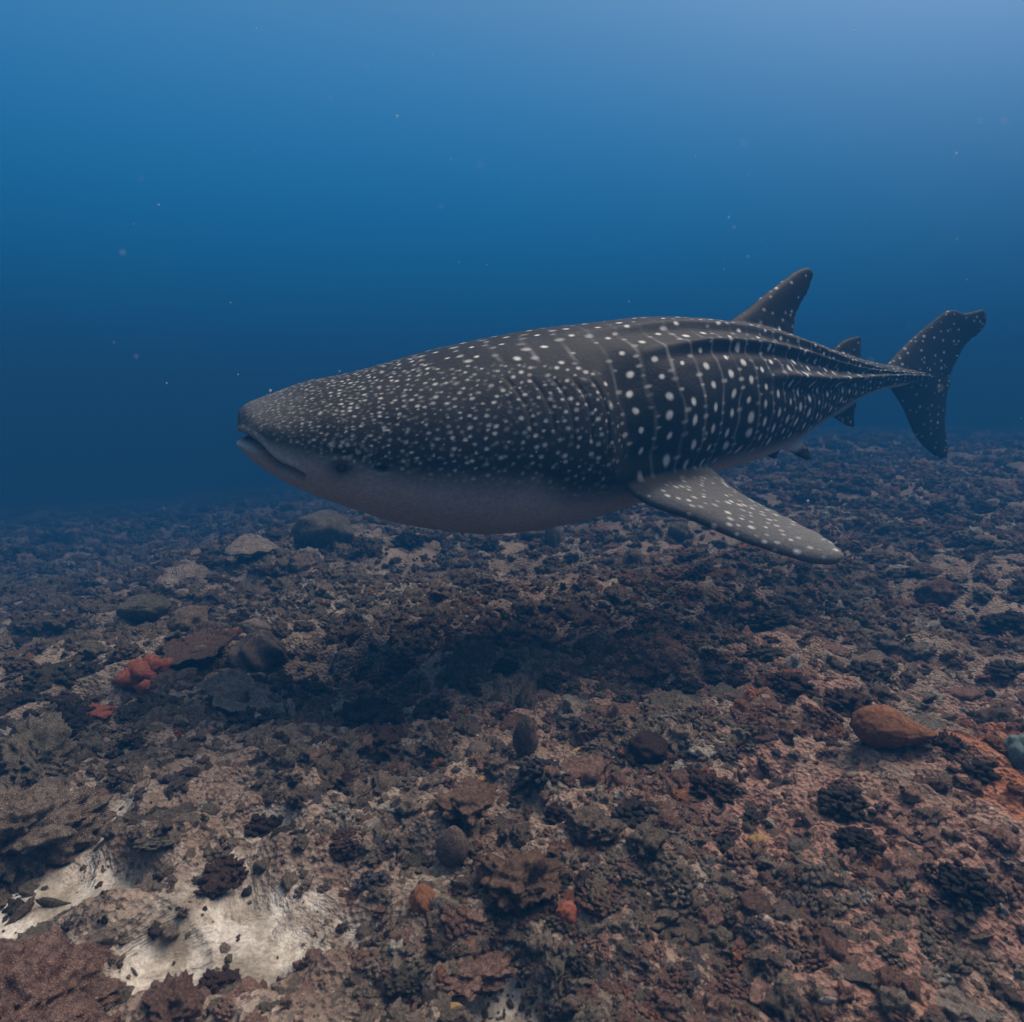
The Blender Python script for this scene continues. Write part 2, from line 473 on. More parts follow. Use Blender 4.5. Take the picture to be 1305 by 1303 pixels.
def build_shark():
    st = []
    for (x, _, t, b, w) in ST:
        Y = float(Ycurve(x))
        pt, pb = at(x, t, Y), at(x, b, Y)
        st.append((pt.x, Y, (pt.z + pb.z) / 2, (pt.z - pb.z) / 2, w))
    st = np.array(st)
    # arclength of the centreline in plan, nose side refined
    seg = np.hypot(np.diff(st[:, 0]), np.diff(st[:, 1]))
    L = np.concatenate([[0], np.cumsum(seg)])
    Ltot = L[-1]
    fX, fY, fZ = spline(L[2:], st[2:, 0]), spline(L[2:], st[2:, 1]), spline(L, st[:, 2])
    # heights and widths run as functions of sqrt(L) so the snout stays blunt
    q = np.sqrt(L)
    fH, fW = spline(q, st[:, 3]), spline(q, st[:, 4])
    s = np.linspace(0, math.sqrt(Ltot), 520) ** 2
    Cx, Cy, Cz = fX(s), fY(s), fZ(s)
    Hh, Ww = np.maximum(fH(np.sqrt(s)), 0.004), np.maximum(fW(np.sqrt(s)), 0.004)
    # smooth the plan curve
    Tx, Ty = np.gradient(Cx, s + 1e-9 * np.arange(len(s))), np.gradient(Cy, s + 1e-9 * np.arange(len(s)))
    ker = np.ones(15) / 15
    def sm(a):
        p = np.pad(a, 7, mode='edge')
        return np.convolve(p, ker, 'valid')
    Tx, Ty = sm(Tx), sm(Ty)
    ln = np.hypot(Tx, Ty); Tx /= ln; Ty /= ln
    Nx, Ny = Ty, -Tx                       # lateral, towards the camera side
    th = np.linspace(0, 2 * math.pi, 128, endpoint=False)
    ct, sn = np.cos(th), np.sin(th)
    # section: flat broad head, peaked back further aft, rounded belly
    u = s / Ltot
    rings = []
    for k in range(len(s)):
        hd = 1 - sstep(0.18, 0.42, np.array([u[k]]))[0]
        e_up = 0.86 * hd + 1.02 * (1 - hd)
        lat = np.sign(ct) * np.abs(ct) ** np.where(sn > 0, e_up, 0.95)
        ver = np.sign(sn) * np.abs(sn) ** np.where(sn > 0, 0.92 * hd + 1.12 * (1 - hd), 0.95)
        # widest line sits low on the head and at mid height behind
        lat = lat * (1 - 0.10 * hd * sn)
        l = Ww[k] * lat; v = Hh[k] * ver
        rings.append(np.stack([Cx[k] + Nx[k] * l, Cy[k] + Ny[k] * l, Cz[k] + v], 1))
    V = np.array(rings)                    # (n, m, 3)
    n, m = V.shape[:2]
    parts_v, parts_f = [V.reshape(-1, 3)], []
    i = np.arange(n - 1)[:, None] * m; j = np.arange(m)[None, :]; j2 = (j + 1) % m
    F = np.stack([i + j, i + j2, i + m + j2, i + m + j], -1).reshape(-1, 4)
    tri = [list(f) for f in F]
    base = n * m
    parts_v.append(np.array([V[0].mean(0), V[-1].mean(0)]))
    for a in range(m):
        tri.append([base, (a + 1) % m, a])
        tri.append([base + 1, (n - 1) * m + a, (n - 1) * m + (a + 1) % m])
    off = base + 2
    def fin(LE, TE, thick, K=60, M=26, tipround=0.04):
        nonlocal off
        LE = np.array([tuple(p) for p in LE]); TE = np.array([tuple(p) for p in TE])
        def res(P):
            d = np.concatenate([[0], np.cumsum(np.linalg.norm(np.diff(P, axis=0), axis=1))]); d /= d[-1]
            f = [spline(d, P[:, a]) for a in range(3)]
            t = np.linspace(0, 1, K)
            return np.stack([g(t) for g in f], 1)
        A, B = res(LE), res(TE)
        wv_ = vnoise(np.stack([np.linspace(0, 9, K), np.full(K, len(tri) * 0.01), np.zeros(K)], 1), 33) + 0.7 * vnoise(np.stack([np.linspace(0, 26, K), np.full(K, 3.0), np.zeros(K)], 1), 34)
        B = B + (B - A) * (0.035 * wv_ * np.linspace(0.2, 1, K))[:, None]
        mid = (A + B) / 2
        span = np.gradient(mid, axis=0)
        ch = B - A
        nr = np.cross(span, ch); nr /= np.linalg.norm(nr, axis=1)[:, None] + 1e-9
        c = (1 - np.cos(np.linspace(0, math.pi, M))) / 2
        prof = 2.6 * (np.sqrt(c) * 0.55 * (1 - c) + 0.16 * (1 - c) * c) + 0.10 * (1 - c ** 8) * np.minimum(1, c * 12)
        prof /= prof.max()
        tt = np.linspace(0, 1, K)
        T = thick * (1 - 0.72 * tt) * np.sqrt(np.clip((1.0 - tt) / tipround, 0, 1))
        T = np.minimum(T, np.linalg.norm(ch, axis=1) * 0.2) + 0.0035
        up = A[:, None] + ch[:, None] * c[None, :, None] + nr[:, None] * (T[:, None] * prof[None, :])[..., None]
        lo = A[:, None] + ch[:, None] * c[None, :, None] - nr[:, None] * (T[:, None] * prof[None, :])[..., None]
        G = np.concatenate([up, lo[:, -2:0:-1]], 1)
        kk, mm = G.shape[:2]
        parts_v.append(G.reshape(-1, 3))
        ii = np.arange(kk - 1)[:, None] * mm; jj = np.arange(mm)[None, :]; jn = (jj + 1) % mm
        tri.extend((off + np.stack([ii + jj, ii + jn, ii + mm + jn, ii + mm + jj], -1).reshape(-1, 4)).tolist())
        tri.append([off + a for a in range(mm)][::-1])
        tri.append([off + (kk - 1) * mm + a for a in range(mm)])
        off += kk * mm
    def med(pts):
        return [at(x, y, float(Ycurve(x))) for x, y in pts]
    # first dorsal, second dorsal, caudal lobes, anal fin: all in the median plane
    fin(med([(905, 440), (928, 412), (946, 399), (974, 376), (1004, 353), (1018, 344), (1029, 341)]),
        med([(1016, 462), (1013, 440), (1011, 420), (1014, 402), (1022, 384), (1033, 362), (1037, 348)]), 0.055)
    fin(med([(1050, 462), (1062, 446), (1072, 436), (1083, 431), (1094, 429)]),
        med([(1103, 474), (1099, 463), (1097, 450), (1097, 440), (1096.5, 430)]), 0.03)
    fin(med([(1112, 482), (1128, 467), (1146, 447), (1170, 424), (1195, 404), (1213, 395), (1226, 399), (1241, 397), (1253, 394)]),
        med([(1196, 500), (1206, 490), (1212, 478), (1219, 462), (1228, 446), (1238, 434), (1248, 425), (1255, 417), (1258, 404)]), 0.05)
    fin(med([(1112, 478), (1128, 487), (1140, 503), (1152, 523), (1163, 549), (1179, 571), (1197, 585)]),
        med([(1204, 476), (1211, 488), (1208, 502), (1206, 522), (1206, 545), (1207, 566), (1208, 583)]), 0.045)
    fin(med([(1042, 522), (1056, 528), (1068, 536), (1080, 543), (1087, 545)]),
        med([(1092, 500), (1092, 510), (1090, 522), (1089, 534), (1089, 544)]), 0.022)
    # pelvic pair
    for sd in (1, -1):
        def pv(x, y, l):
            p = at(x, y, float(Ycurve(x)))
            k = int(np.argmin(np.abs(Cx - p.x)))
            return (p.x + sd * Nx[k] * l, p.y + sd * Ny[k] * l, p.z)
        fin([pv(966, 558, 0.03), pv(980, 570, 0.06), pv(992, 577, 0.09), pv(1001, 583, 0.11), pv(1008, 586, 0.12)],
            [pv(1008, 545, 0.02), pv(1011, 558, 0.05), pv(1012, 568, 0.08), pv(1012, 578, 0.10), pv(1011, 585, 0.115)], 0.026)
    # pectoral on the near side
    LE = [(760, 555, 3.05), (782, 604, 2.92), (818, 637, 2.87), (870, 656, 2.84), (935, 684, 2.81), (1000, 707, 2.78), (1045, 719, 2.76), (1066, 719, 2.755)]
    TE = [(870, 520, 3.50), (888, 575, 3.42), (907, 596, 3.34), (930, 618, 3.24), (975, 645, 3.10), (1028, 672, 2.95), (1062, 693, 2.83), (1079, 709, 2.77)]
    LEw = [at(*p) for p in LE]; TEw = [at(*p) for p in TE]
    fin(LEw, TEw, 0.062, K=90, M=34, tipround=0.03)
    # the other pectoral, on the far side: mirrored about the median plane and held level
    def mirror(p):
        k = 0
        ss = np.argmin((Cx - p.x) ** 2 + (Cy - p.y) ** 2)
        for _ in range(1):
            k = int(ss)
        d = np.array([p.x - Cx[k], p.y - Cy[k]])
        l = d[0] * Nx[k] + d[1] * Ny[k]; t = d[0] * Tx[k] + d[1] * Ty[k]
        z = p.z + max(0, abs(l) - Ww[k]) * 0.45
        return (Cx[k] - Nx[k] * l + Tx[k] * t, Cy[k] - Ny[k] * l + Ty[k] * t, z)
    fin([mirror(p) for p in LEw], [mirror(p) for p in TEw], 0.062, K=60, M=26)

    raw = bpy.data.meshes.new("shark_raw")
    raw.from_pydata(np.concatenate(parts_v).tolist(), [], tri)
    ro = bpy.data.objects.new("shark_raw", raw)
    COL.objects.link(ro)
    bm = bmesh.new(); bm.from_mesh(raw)
    bmesh.ops.recalc_face_normals(bm, faces=bm.faces[:])
    bm.to_mesh(raw); bm.free()
    md = ro.modifiers.new("r", 'REMESH'); md.mode = 'VOXEL'; md.voxel_size = 0.0066; md.adaptivity = 0.0
    ms = ro.modifiers.new("s", 'SMOOTH'); ms.factor = 0.5; ms.iterations = 5
    dg = bpy.context.evaluated_depsgraph_get()
    me = bpy.data.meshes.new_from_object(ro.evaluated_get(dg))
    bpy.data.objects.remove(ro); bpy.data.meshes.remove(raw)
    me.name = "shark_body"
    N = len(me.vertices)
    co = np.empty(N * 3, np.float32); me.vertices.foreach_get("co", co); co = co.reshape(-1, 3).astype(float)
    no = np.empty(N * 3, np.float32); me.vertices.foreach_get("normal", no); no = no.reshape(-1, 3).astype(float)

    # body coordinates of every vertex
    def body_coords(P):
        S = np.interp(P[:, 0], Cx, s)
        for _ in range(6):
            d = (P[:, 0] - np.interp(S, s, Cx)) * np.interp(S, s, Tx) + (P[:, 1] - np.interp(S, s, Cy)) * np.interp(S, s, Ty)
            S = np.clip(S + d * 0.8, 0, Ltot)
        l = (P[:, 0] - np.interp(S, s, Cx)) * np.interp(S, s, Nx) + (P[:, 1] - np.interp(S, s, Cy)) * np.interp(S, s, Ny)
        v = P[:, 2] - np.interp(S, s, Cz)
        return S, l, v
    S, l, v = body_coords(co)
    U = S / Ltot
    Hs, Ws = np.interp(S, s, Hh), np.interp(S, s, Ww)
    rad = np.sqrt((l / Ws) ** 2 + (v / Hs) ** 2)
    theta = np.arctan2(v / Hs, np.abs(l) / Ws)          # -pi/2 belly .. pi/2 back, same both sides
    finm = sstep(1.10, 1.25, rad) * sstep(0.02, 0.08, U)
    bodym = 1 - finm
    def sofpx(x):                                         # arclength at the photograph's column x on the centreline
        p = at(x, 520, float(Ycurve(x)))
        return float(np.interp(p.x, Cx, s))

    # arclength of the near flank as seen at column x
    CRi = CAM_R.transposed()
    fl = [CRi @ (Vector((Cx[k] + Nx[k] * Ww[k] * 0.97, Cy[k] + Ny[k] * Ww[k] * 0.97, Cz[k])) - CAM_P) for k in range(8, len(s) - 30)]
    flx = np.array([CX + FPX * p.x / -p.z for p in fl])
    def nears(x):
        return float(np.interp(x, np.maximum.accumulate(flx), s[8:len(s) - 30]))
    s_mouth, s_eye, s_spir = nears(388), nears(434), nears(486)
    s_g = [nears(x) for x in (668, 697, 722, 745, 766)]

    disp = np.zeros(N)
    dark = np.zeros(N)
    # longitudinal ridges along the flank
    ridge = np.zeros(N)
    for t0, a0, w0, u0, u1 in ((0.98, 0.020, 0.06, 0.20, 0.80), (0.62, 0.032, 0.060, 0.27, 0.90), (0.16, 0.040, 0.080, 0.42, 0.97)):
        tc_ = t0 + 0.10 * np.sin(U * 5.0) - 0.35 * t0 * sstep(0.35, 0.95, U)
        ridge = ridge + a0 * np.exp(-((theta - tc_) / w0) ** 2) * sstep(u0, u0 + 0.12, U) * (1 - sstep(u1 - 0.05, u1 + 0.05, U))
        disp -= 0.35 * a0 * np.exp(-((theta - tc_ + 2.2 * w0) / (1.2 * w0)) ** 2) * sstep(u0, u0 + 0.12, U) * (1 - sstep(u1 - 0.05, u1 + 0.05, U))
    disp *= np.clip(Hs / 0.26, 0.12, 1); ridge *= np.clip(Hs / 0.26, 0.12, 1)
    disp += ridge * bodym
    # gill slits: five slanting cuts above the pectoral
    for gi, sg in enumerate(s_g):
        ln_ = 0.62 - 0.03 * abs(gi - 1.5)
        g0, g1 = 0.02 - 0.07 * gi + 0.05 * (gi % 2), 0.66 - 0.03 * gi
        line = sg + 0.10 * (0.25 - theta) + 0.02 * np.sin(theta * 5)
        d = S - line
        ext = sstep(g0, g0 + 0.10, theta) * (1 - sstep(g1 - 0.10, g1, theta)) * bodym
        disp += ext * (0.003 * np.exp(-((d + 0.022) / 0.02) ** 2) - 0.004 * np.exp(-(d / 0.008) ** 2))
        dark = np.maximum(dark, 0.92 * ext * np.exp(-(d / 0.0065) ** 2))
    # a shallow step where the head ends above the pectoral
    d = S - (s_g[-1] + 0.07 + 0.05 * (0.2 - theta))
    extg = sstep(-0.6, -0.3, theta) * (1 - sstep(0.35, 0.85, theta)) * bodym
    disp += -0.045 * extg * sstep(-0.05, 0.08, d) * (1 - sstep(0.08, 0.4, d))
    # mouth: a long slit right across the broad snout, drooping to the corners
    vm = np.interp(S, [0, 0.3 * s_mouth, 0.65 * s_mouth, s_mouth, s_mouth + 0.1], [-0.030, -0.058, -0.100, -0.132, -0.15]) + 0.006 * np.sin(S / s_mouth * 9)
    gap = 0.0135 * (1 - 0.35 * sstep(0.3 * s_mouth, s_mouth, S)) + 0.001
    mx = (1 - sstep(s_mouth - 0.02, s_mouth + 0.012, S)) * bodym
    dm = (v - vm) / gap
    inside = np.exp(-np.abs(dm) ** 3.0) * mx
    lip = (np.exp(-((dm - 2.1) / 1.0) ** 2) + 1.0 * np.exp(-((dm + 2.0) / 0.9) ** 2)) * mx
    disp += 0.007 * lip - 0.055 * inside
    dark = np.maximum(dark, inside ** 0.5)
    # lower jaw stands forward a little
    chin = np.exp(-((v - vm + 0.05) / 0.035) ** 2) * (1 - sstep(0.02, 0.16, S))
    disp += 0.003 * chin
    # groove behind the corner of the mouth, spiracle, eye socket, on both sides
    v_eye, v_sp = -0.090, -0.080
    z_eye = np.hypot((S - s_eye) / 0.030, (v - v_eye) / 0.022)
    side = (np.abs(l) > 0.2) * bodym
    disp += side * (-0.008 * np.exp(-(z_eye / 0.8) ** 2) + 0.004 * np.exp(-((z_eye - 1.6) / 0.5) ** 2))
    dark = np.maximum(dark, side * 0.9 * np.exp(-(z_eye / 1.5) ** 2))
    z_sp = np.hypot((S - s_spir) / 0.024, (v - v_sp) / 0.011)
    disp += side * (-0.022 * np.exp(-z_sp ** 2))
    dark = np.maximum(dark, side * 1.0 * np.exp(-(z_sp / 1.15) ** 4))
    # soft folds and creases in the hide, mostly round the gills and belly
    disp += bodym * 0.0035 * fbm(np.stack([S * 5, theta * 2.2, l * 0], 1), 3, 7)
    co = co + no * disp[:, None]

    # ---------------- hide pattern as the animal's own colour, per vertex
    Rm = 0.5 * (Hs + Ws)
    side_id = (l > 0).astype(np.int64)
    def dots(P, Q, seed, jit, bright=(0.35, 1.0), r=0.2, el=1.0, rv=0.35, keep=1.0, brick=False):
        """jittered lattice of soft dots in coordinates already scaled to one cell"""
        out = np.zeros(len(P))
        ip = np.floor(P).astype(np.int64)
        for a in (-1, 0, 1):
            ia = ip + a
            Qo = Q + (0.5 * (ia % 2) if brick else 0)
            iq = np.floor(Qo).astype(np.int64)
            for b in (-1, 0, 1):
                ib = iq + b
                h1 = hash3(ia, ib, side_id, seed); h2 = hash3(ia, ib, side_id, seed + 7); h3 = hash3(ia, ib, side_id, seed + 13); h4 = hash3(ia, ib, side_id, seed + 29)
                cp = ia + 0.5 + jit * (h1 - 0.5); cq = ib + 0.5 + jit * (h2 - 0.5)
                rr_ = r * (1 + rv * (h3 * 2 - 1))
                d_ = np.hypot((P - cp), (Qo - cq) / el) / rr_
                br = bright[0] + (bright[1] - bright[0]) * h4 ** 0.8
                out = np.maximum(out, br * (hash3(ia, ib, side_id, seed + 41) < keep) * (1 - sstep(0.40, 1.35, d_)))
        return out
    # head: cells grow from the snout back to the gills
    sg_ = np.linspace(0, Ltot, 3000)
    cell = np.interp(sg_, [0, 0.08, 0.3, 0.7, 1.2, 1.7, Ltot], [0.019, 0.021, 0.028, 0.038, 0.046, 0.050, 0.050])
    PH = np.interp(S, sg_, np.cumsum(1 / cell) * (sg_[1] - sg_[0]))
    cl = np.interp(S, sg_, cell)
    warp = 0.5 * fbm(np.stack([S * 7, theta * 4, l * 0], 1), 2, 3)
    # arc around the section, with a fixed number of rows per band so the lattice stays continuous along the head
    rows = 11.0
    QH = theta * rows * np.interp(S, [0, 0.10, 0.5, 1.2], [1.8, 1.6, 1.32, 1.12])
    warp = warp * 0.35
    head = dots(PH + warp, QH + warp, 3, 0.7, (0.12, 0.8), 0.19, 1.0, 0.35, brick=True)
    head = np.maximum(head, dots(PH + warp + 0.5, QH + warp, 11, 0.7, (0.02, 0.22), 0.17, 1.0, keep=0.8, brick=True))
    head *= np.interp(S, [0, 0.12, 0.35, 0.6], [0.5, 0.75, 0.95, 1.0])
    # dense freckles round the eye
    ze = np.hypot(S - s_eye - 0.02, (v - v_eye - 0.055) * 1.4)
    fr = dots(S / 0.026, v / 0.022, 51, 0.8, (0.25, 0.8), 0.27) * (1 - sstep(0.05, 0.085, ze))
    head = np.maximum(head * sstep(0.03, 0.075, ze), fr)
    # trunk: columns of spots with thin wavy bars between them
    PB = S / 0.140 + 0.18 * fbm(np.stack([S * 3, theta * 3.0, l * 0 + 2], 1), 2, 9) + 0.22 * theta
    QB = theta * np.interp(U, [0.45, 0.9], [4.8, 2.7]) + 0.1 * vnoise(np.stack([S * 4, theta * 3, l * 0], 1), 4)
    bsz = np.interp(U, [0.3, 0.6, 0.85, 1], [1.0, 1.0, 1.15, 1.2])
    g4_ = s_g[-1]
    trunk = dots(PB, QB, 5, 0.20, (0.75, 1.0), np.interp(S, [g4_, g4_ + 0.9, Ltot], [0.094, 0.128, 0.15]), np.interp(theta, [-0.6, 0.1, 0.6, 1.0], [2.2, 1.8, 1.3, 0.8]) * np.interp(U, [0.5, 0.8], [1, 0.75]), 0.25, 0.92, brick=True)
    trunk = np.maximum(trunk, dots(PB * 1.0 + 0.5, QB * 1.9 + 0.3, 25, 0.25, (0.15, 0.5), 0.11, 1.5, 0.4, 0.75))
    fr_ = np.abs((PB - np.floor(PB)) - 0.0); fr_ = np.minimum(fr_, 1 - fr_)
    bars = (1 - sstep(0.025, 0.095, fr_)) * (0.55 + 0.45 * vnoise(np.stack([S * 9, theta * 6, l * 0], 1), 8))
    bars = np.clip(bars, 0, 1) * sstep(-0.95, -0.65, theta) * (1 - 0.75 * sstep(0.75, 1.0, theta))
    hb = sstep(-0.03, 0.03, S - (s_g[-1] + 0.05 - 0.10 * (theta - 0.25) - 0.55 * sstep(0.55, 0.95, theta)))
    spot = head * (1 - hb) + trunk * hb
    # fins: scattered small spots in the fin's own plane
    fs = dots(co[:, 0] / 0.062 + 0.2 * warp, co[:, 2] / 0.045 + 0.2 * warp, 61, 0.8, (0.35, 0.9), 0.18, 1.0, keep=0.45)
    pect = finm * (S < sofpx(960)) * (v < 0.25)
    # pectoral: rows run along the span
    a0 = np.array(LEw[2]); a1 = np.array(LEw[-1]); ax = a1 - a0; axl = np.linalg.norm(ax); ax /= axl
    bx = np.array(TEw[3]) - np.array(LEw[3]); bx -= ax * bx.dot(ax); bx /= np.linalg.norm(bx)
    pp = (co - a0) @ ax; pq = (co - a0) @ bx
    ps = dots(pp / 0.055, pq / 0.036, 71, 0.6, (0.2, 0.85), 0.22, 0.75, keep=0.75, brick=True)
    dr = np.minimum(np.linalg.norm(co - np.array(LEw[1]), axis=1), np.linalg.norm(co - np.array(LEw[2]), axis=1))
    spot = spot * sstep(0.07, 0.15, dr)
    spot = spot * bodym * (1 - sstep(1.03, 1.09, rad) * (S > 0.5)) + finm * (fs * (1 - pect) * 0.8 + ps * pect)
    # pale underside with a soft uneven edge
    g4 = s_g[-1]
    ed = np.interp(S, [0, 0.25, 0.5, 1.0, g4 - 0.1, g4 + 0.3, Ltot], [-0.10, -0.19, -0.25, -0.32, -0.50, -0.68, -0.78]) + 0.05 * warp
    belly = (1 - sstep(ed - 0.30, ed + 0.10, theta)) * bodym
    spot *= 1 - sstep(0.10, 0.55, belly)
    bars *= (1 - belly) * sstep(0.02, 0.14, S - (s_g[-1] + 0.05 - 0.10 * (theta - 0.25) - 0.55 * sstep(0.55, 0.95, theta))) * bodym * (1 - sstep(1.03, 1.09, rad))
    basec = np.array([0.0115, 0.0112, 0.011])
    tone = 1 + 0.25 * fbm(np.stack([S * 6, theta * 5, l], 1), 3, 15)
    c = basec[None] * tone[:, None]
    # greyer head and snout, lips plain grey
    snout = 1 - sstep(0.02, 0.30, S)
    c = c + ((0.045 * snout + 0.008 * (1 - hb)) * bodym)[:, None]
    liptone = np.clip(lip, 0, 1) * (0.05 + 0.20 * (dm < 0)) + np.clip(chin, 0, 1) * 0.16
    ptone = finm * pect * (0.065 + 0.05 * sstep(0.25, 1.1, pp))
    c = c + (liptone + ptone)[:, None]
    # back above the upper ridge a shade greyer
    c = c + (0.007 * sstep(0.55, 1.1, theta) * bodym * hb)[:, None] + (0.010 * (ridge > 0.004) * bodym)[:, None]
    bc = np.array([0.46, 0.455, 0.44])
    c = c * (1 - belly[:, None]) + belly[:, None] * bc[None] * (1 + 0.15 * warp)[:, None]
    c = c + bars[:, None] * np.array([0.13, 0.131, 0.132])[None]
    sp_c = np.array([0.62, 0.62, 0.60])
    k_ = np.clip(spot, 0, 1)[:, None]
    c = c * (1 - k_) + sp_c[None] * k_
    c = c * (1 - dark[:, None]) + dark[:, None] * 0.006
    c = np.clip(c, 0.003, 1)
    me.vertices.foreach_set("co", co.astype(np.float32).ravel())
    me.polygons.foreach_set("use_smooth", np.ones(len(me.polygons), bool))
    at_ = me.attributes.new("hide", 'FLOAT_COLOR', 'POINT')
    at_.data.foreach_set("color", np.concatenate([c, np.ones((N, 1))], 1).astype(np.float32).ravel())
    me.update()
    mt, nt, b = new_mat("shark_hide")
    a = nd(nt, "ShaderNodeAttribute", attribute_name="hide").outputs["Color"]
    tcn = nd(nt, "ShaderNodeTexCoord").outputs["Object"]
    g = noise(nt, tcn, 60, 4, 0.7)
    a = mix(nt, 1.0, a, ramp(nt, [(0.3, (0.75, 0.75, 0.75)), (0.7, (1.2, 1.2, 1.2))], g), 'MULTIPLY')
    nt.links.new(a, b.inputs["Base Color"])
    b.inputs["Roughness"].default_value = 0.6
    b.inputs["Specular IOR Level"].default_value = 0.07
    bump(nt, b, noise(nt, tcn, 70, 5, 0.7), 0.45, 0.008)
    me.materials.clear(); me.materials.append(mt)

    root = bpy.data.objects.new("whale_shark", None)
    COL.objects.link(root)
    kb = int(len(s) * 0.55)
    root.location = (float(Cx[kb]), float(Cy[kb]), float(Cz[kb] - Hh[kb]))
    tag(root, "large dark grey whale shark with white spots swimming above the reef", "shark")
    body = link("body", me, root)
    body.matrix_parent_inverse = Matrix.Translation(root.location).inverted()
    # eyes
    em, nt, b = new_mat("shark_eye")
    b.inputs["Base Color"].default_value = (0.008, 0.008, 0.009, 1)
    b.inputs["Roughness"].default_value = 0.12
    b.inputs["Specular IOR Level"].default_value = 0.5
    V, F = ico(3)
    eme = mesh_np("shark_eye", V * np.array([0.017, 0.011, 0.015]) * (1 + 0.04 * V[:, 2:3]), F, em)
    for sgn in (1, -1):
        k = np.where((np.sign(l) == sgn) & (z_eye < 0.35) & (np.abs(l) > 0.2))[0]
        if len(k):
            p = co[k].mean(0); nn = no[k].mean(0)
            e = link("eye", eme, root)
            e.location = Vector(p + nn * 0.001) - root.location
            e.rotation_euler = Vector(nn).to_track_quat('-Y', 'Z').to_euler()
    print("shark verts", N)
build_shark()

# ------------------------------------------------------------------ reef shapes
def lumpy(sub, seed, amp=0.35, freq=1.6, flat=0.65, octv=4, ridged=False, knobs=0):
    V, F = ico(sub)
    n_ = fbm(V * freq + seed * 3.7, octv, seed)
    if ridged:
        n_ = 0.5 - np.abs(n_) * 1.3
    P = V * (1 + amp * n_)[:, None]
    if knobs:
        kb = 1 - (1.15 * worley3(V * knobs + seed, seed)) ** 1.6
        kc = 1 - (1.15 * worley3(V * knobs * 2.4 + seed, seed + 1)) ** 1.6
        P = P * (0.72 + 0.32 * kb + 0.16 * kc + 0.05 * fbm(V * 14, 2, seed))[:, None]
    st_ = 1 + 0.25 * np.array([hash3(np.array([seed]), np.array([k]), np.array([1]), 3)[0] - 0.5 for k in range(3)]) * 2
    return P * st_ * np.array([1, 1, flat]), F

def orient(V, d):
    d = Vector(d).normalized()
    q = d.to_track_quat('Z', 'Y').to_matrix()
    return V @ np.array(q).T

def cauliflower(seed, n=60, knob=0.17, flat=0.7, sub=1, length=1.9):
    rng = np.random.default_rng(seed)
    Vs, Fs, o = [], [], 0
    core, cf = lumpy(2, seed, 0.2, 2.0, flat)
    Vs.append(core * 0.80); Fs.append(cf); o = len(core)
    V0, F0 = ico(sub)
    for k in range(n):
        z = 1 - (k + 0.5) / n * 1.12
        a = k * 2.39996 + rng.normal(0, 0.25)
        r = math.sqrt(max(0, 1 - z * z))
        d = np.array([math.cos(a) * r, math.sin(a) * r, z]) + rng.normal(0, 0.07, 3)
        d /= np.linalg.norm(d)
        kk = knob * rng.uniform(0.65, 1.3)
        P = V0 * np.array([kk * rng.uniform(.8, 1.25), kk, kk * length * rng.uniform(0.7, 1.3)])
        P = P * (1 + 0.30 * fbm(V0 * 1.9 + k, 2, seed + k))[:, None]
        P = orient(P, d) + d * rng.uniform(0.74, 1.02)
        P[:, 2] *= flat
        Vs.append(P); Fs.append(F0 + o); o += len(V0)
    return np.concatenate(Vs), np.concatenate(Fs)

def shell(rad_fn, z_fn, thick, nr=26, na=72):
    """closed plate: upper and lower sheets over a polar grid"""
    r = np.linspace(0, 1, nr) ** 0.8; a = np.linspace(0, 2 * math.pi, na, endpoint=False)
    Rr, A = np.meshgrid(r, a, indexing='ij')
    rad = rad_fn(A)
    X = Rr * rad * np.cos(A); Y = Rr * rad * np.sin(A); Z = z_fn(Rr, A)
    up = np.stack([X, Y, Z], -1)
    ed = 1 - 0.85 * sstep(0.8, 1.0, Rr)
    lo = np.stack([X * 0.98, Y * 0.98, Z - thick * ed], -1)
    V = np.concatenate([up.reshape(-1, 3), lo.reshape(-1, 3)])
    i = np.arange(nr - 1)[:, None] * na; j = np.arange(na)[None, :]; j2 = (j + 1) % na
    F1 = np.stack([i + j, i + na + j, i + na + j2, i + j2], -1).reshape(-1, 4)
    F2 = F1[:, ::-1] + nr * na
    e = (nr - 1) * na
    jj = np.arange(na); jn = (jj + 1) % na
    F3 = np.stack([e + jj, e + nr * na + jj, e + nr * na + jn, e + jn], 1)
    return V, np.concatenate([F1, F2, F3])

M = {}
M["brown_rock"] = reef_mat("brown_rock", [(0.07, 0.053, 0.042), (0.16, 0.122, 0.098), (0.29, 0.23, 0.185)], 7)
M["red_rock"] = reef_mat("red_rock", [(0.085, 0.045, 0.036), (0.20, 0.115, 0.09), (0.36, 0.23, 0.185)], 7)
M["grey_rock"] = reef_mat("grey_rock", [(0.07, 0.061, 0.050), (0.16, 0.140, 0.114), (0.29, 0.255, 0.21)], 7)
M["pale_rock"] = reef_mat("pale_rock", [(0.16, 0.125, 0.10), (0.28, 0.225, 0.185), (0.42, 0.36, 0.31)], 8)
M["dark_coral"] = reef_mat("dark_coral", [(0.018, 0.015, 0.014), (0.042, 0.035, 0.031), (0.090, 0.075, 0.066)], 10, pits=90)
M["olive_coral"] = reef_mat("olive_coral", [(0.035, 0.032, 0.024), (0.080, 0.072, 0.055), (0.15, 0.135, 0.105)], 10, pits=90)
M["maroon_coral"] = reef_mat("maroon_coral", [(0.030, 0.018, 0.016), (0.072, 0.042, 0.036), (0.14, 0.082, 0.068)], 10, pits=90)
M["violet_coral"] = reef_mat("violet_coral", [(0.022, 0.020, 0.026), (0.052, 0.048, 0.060), (0.13, 0.12, 0.145)], 12, pits=90)
M["orange_sponge"] = reef_mat("orange_sponge", [(0.10, 0.026, 0.015), (0.20, 0.055, 0.032), (0.30, 0.105, 0.065)], 11, bump_s=0.5, vary=0.1)
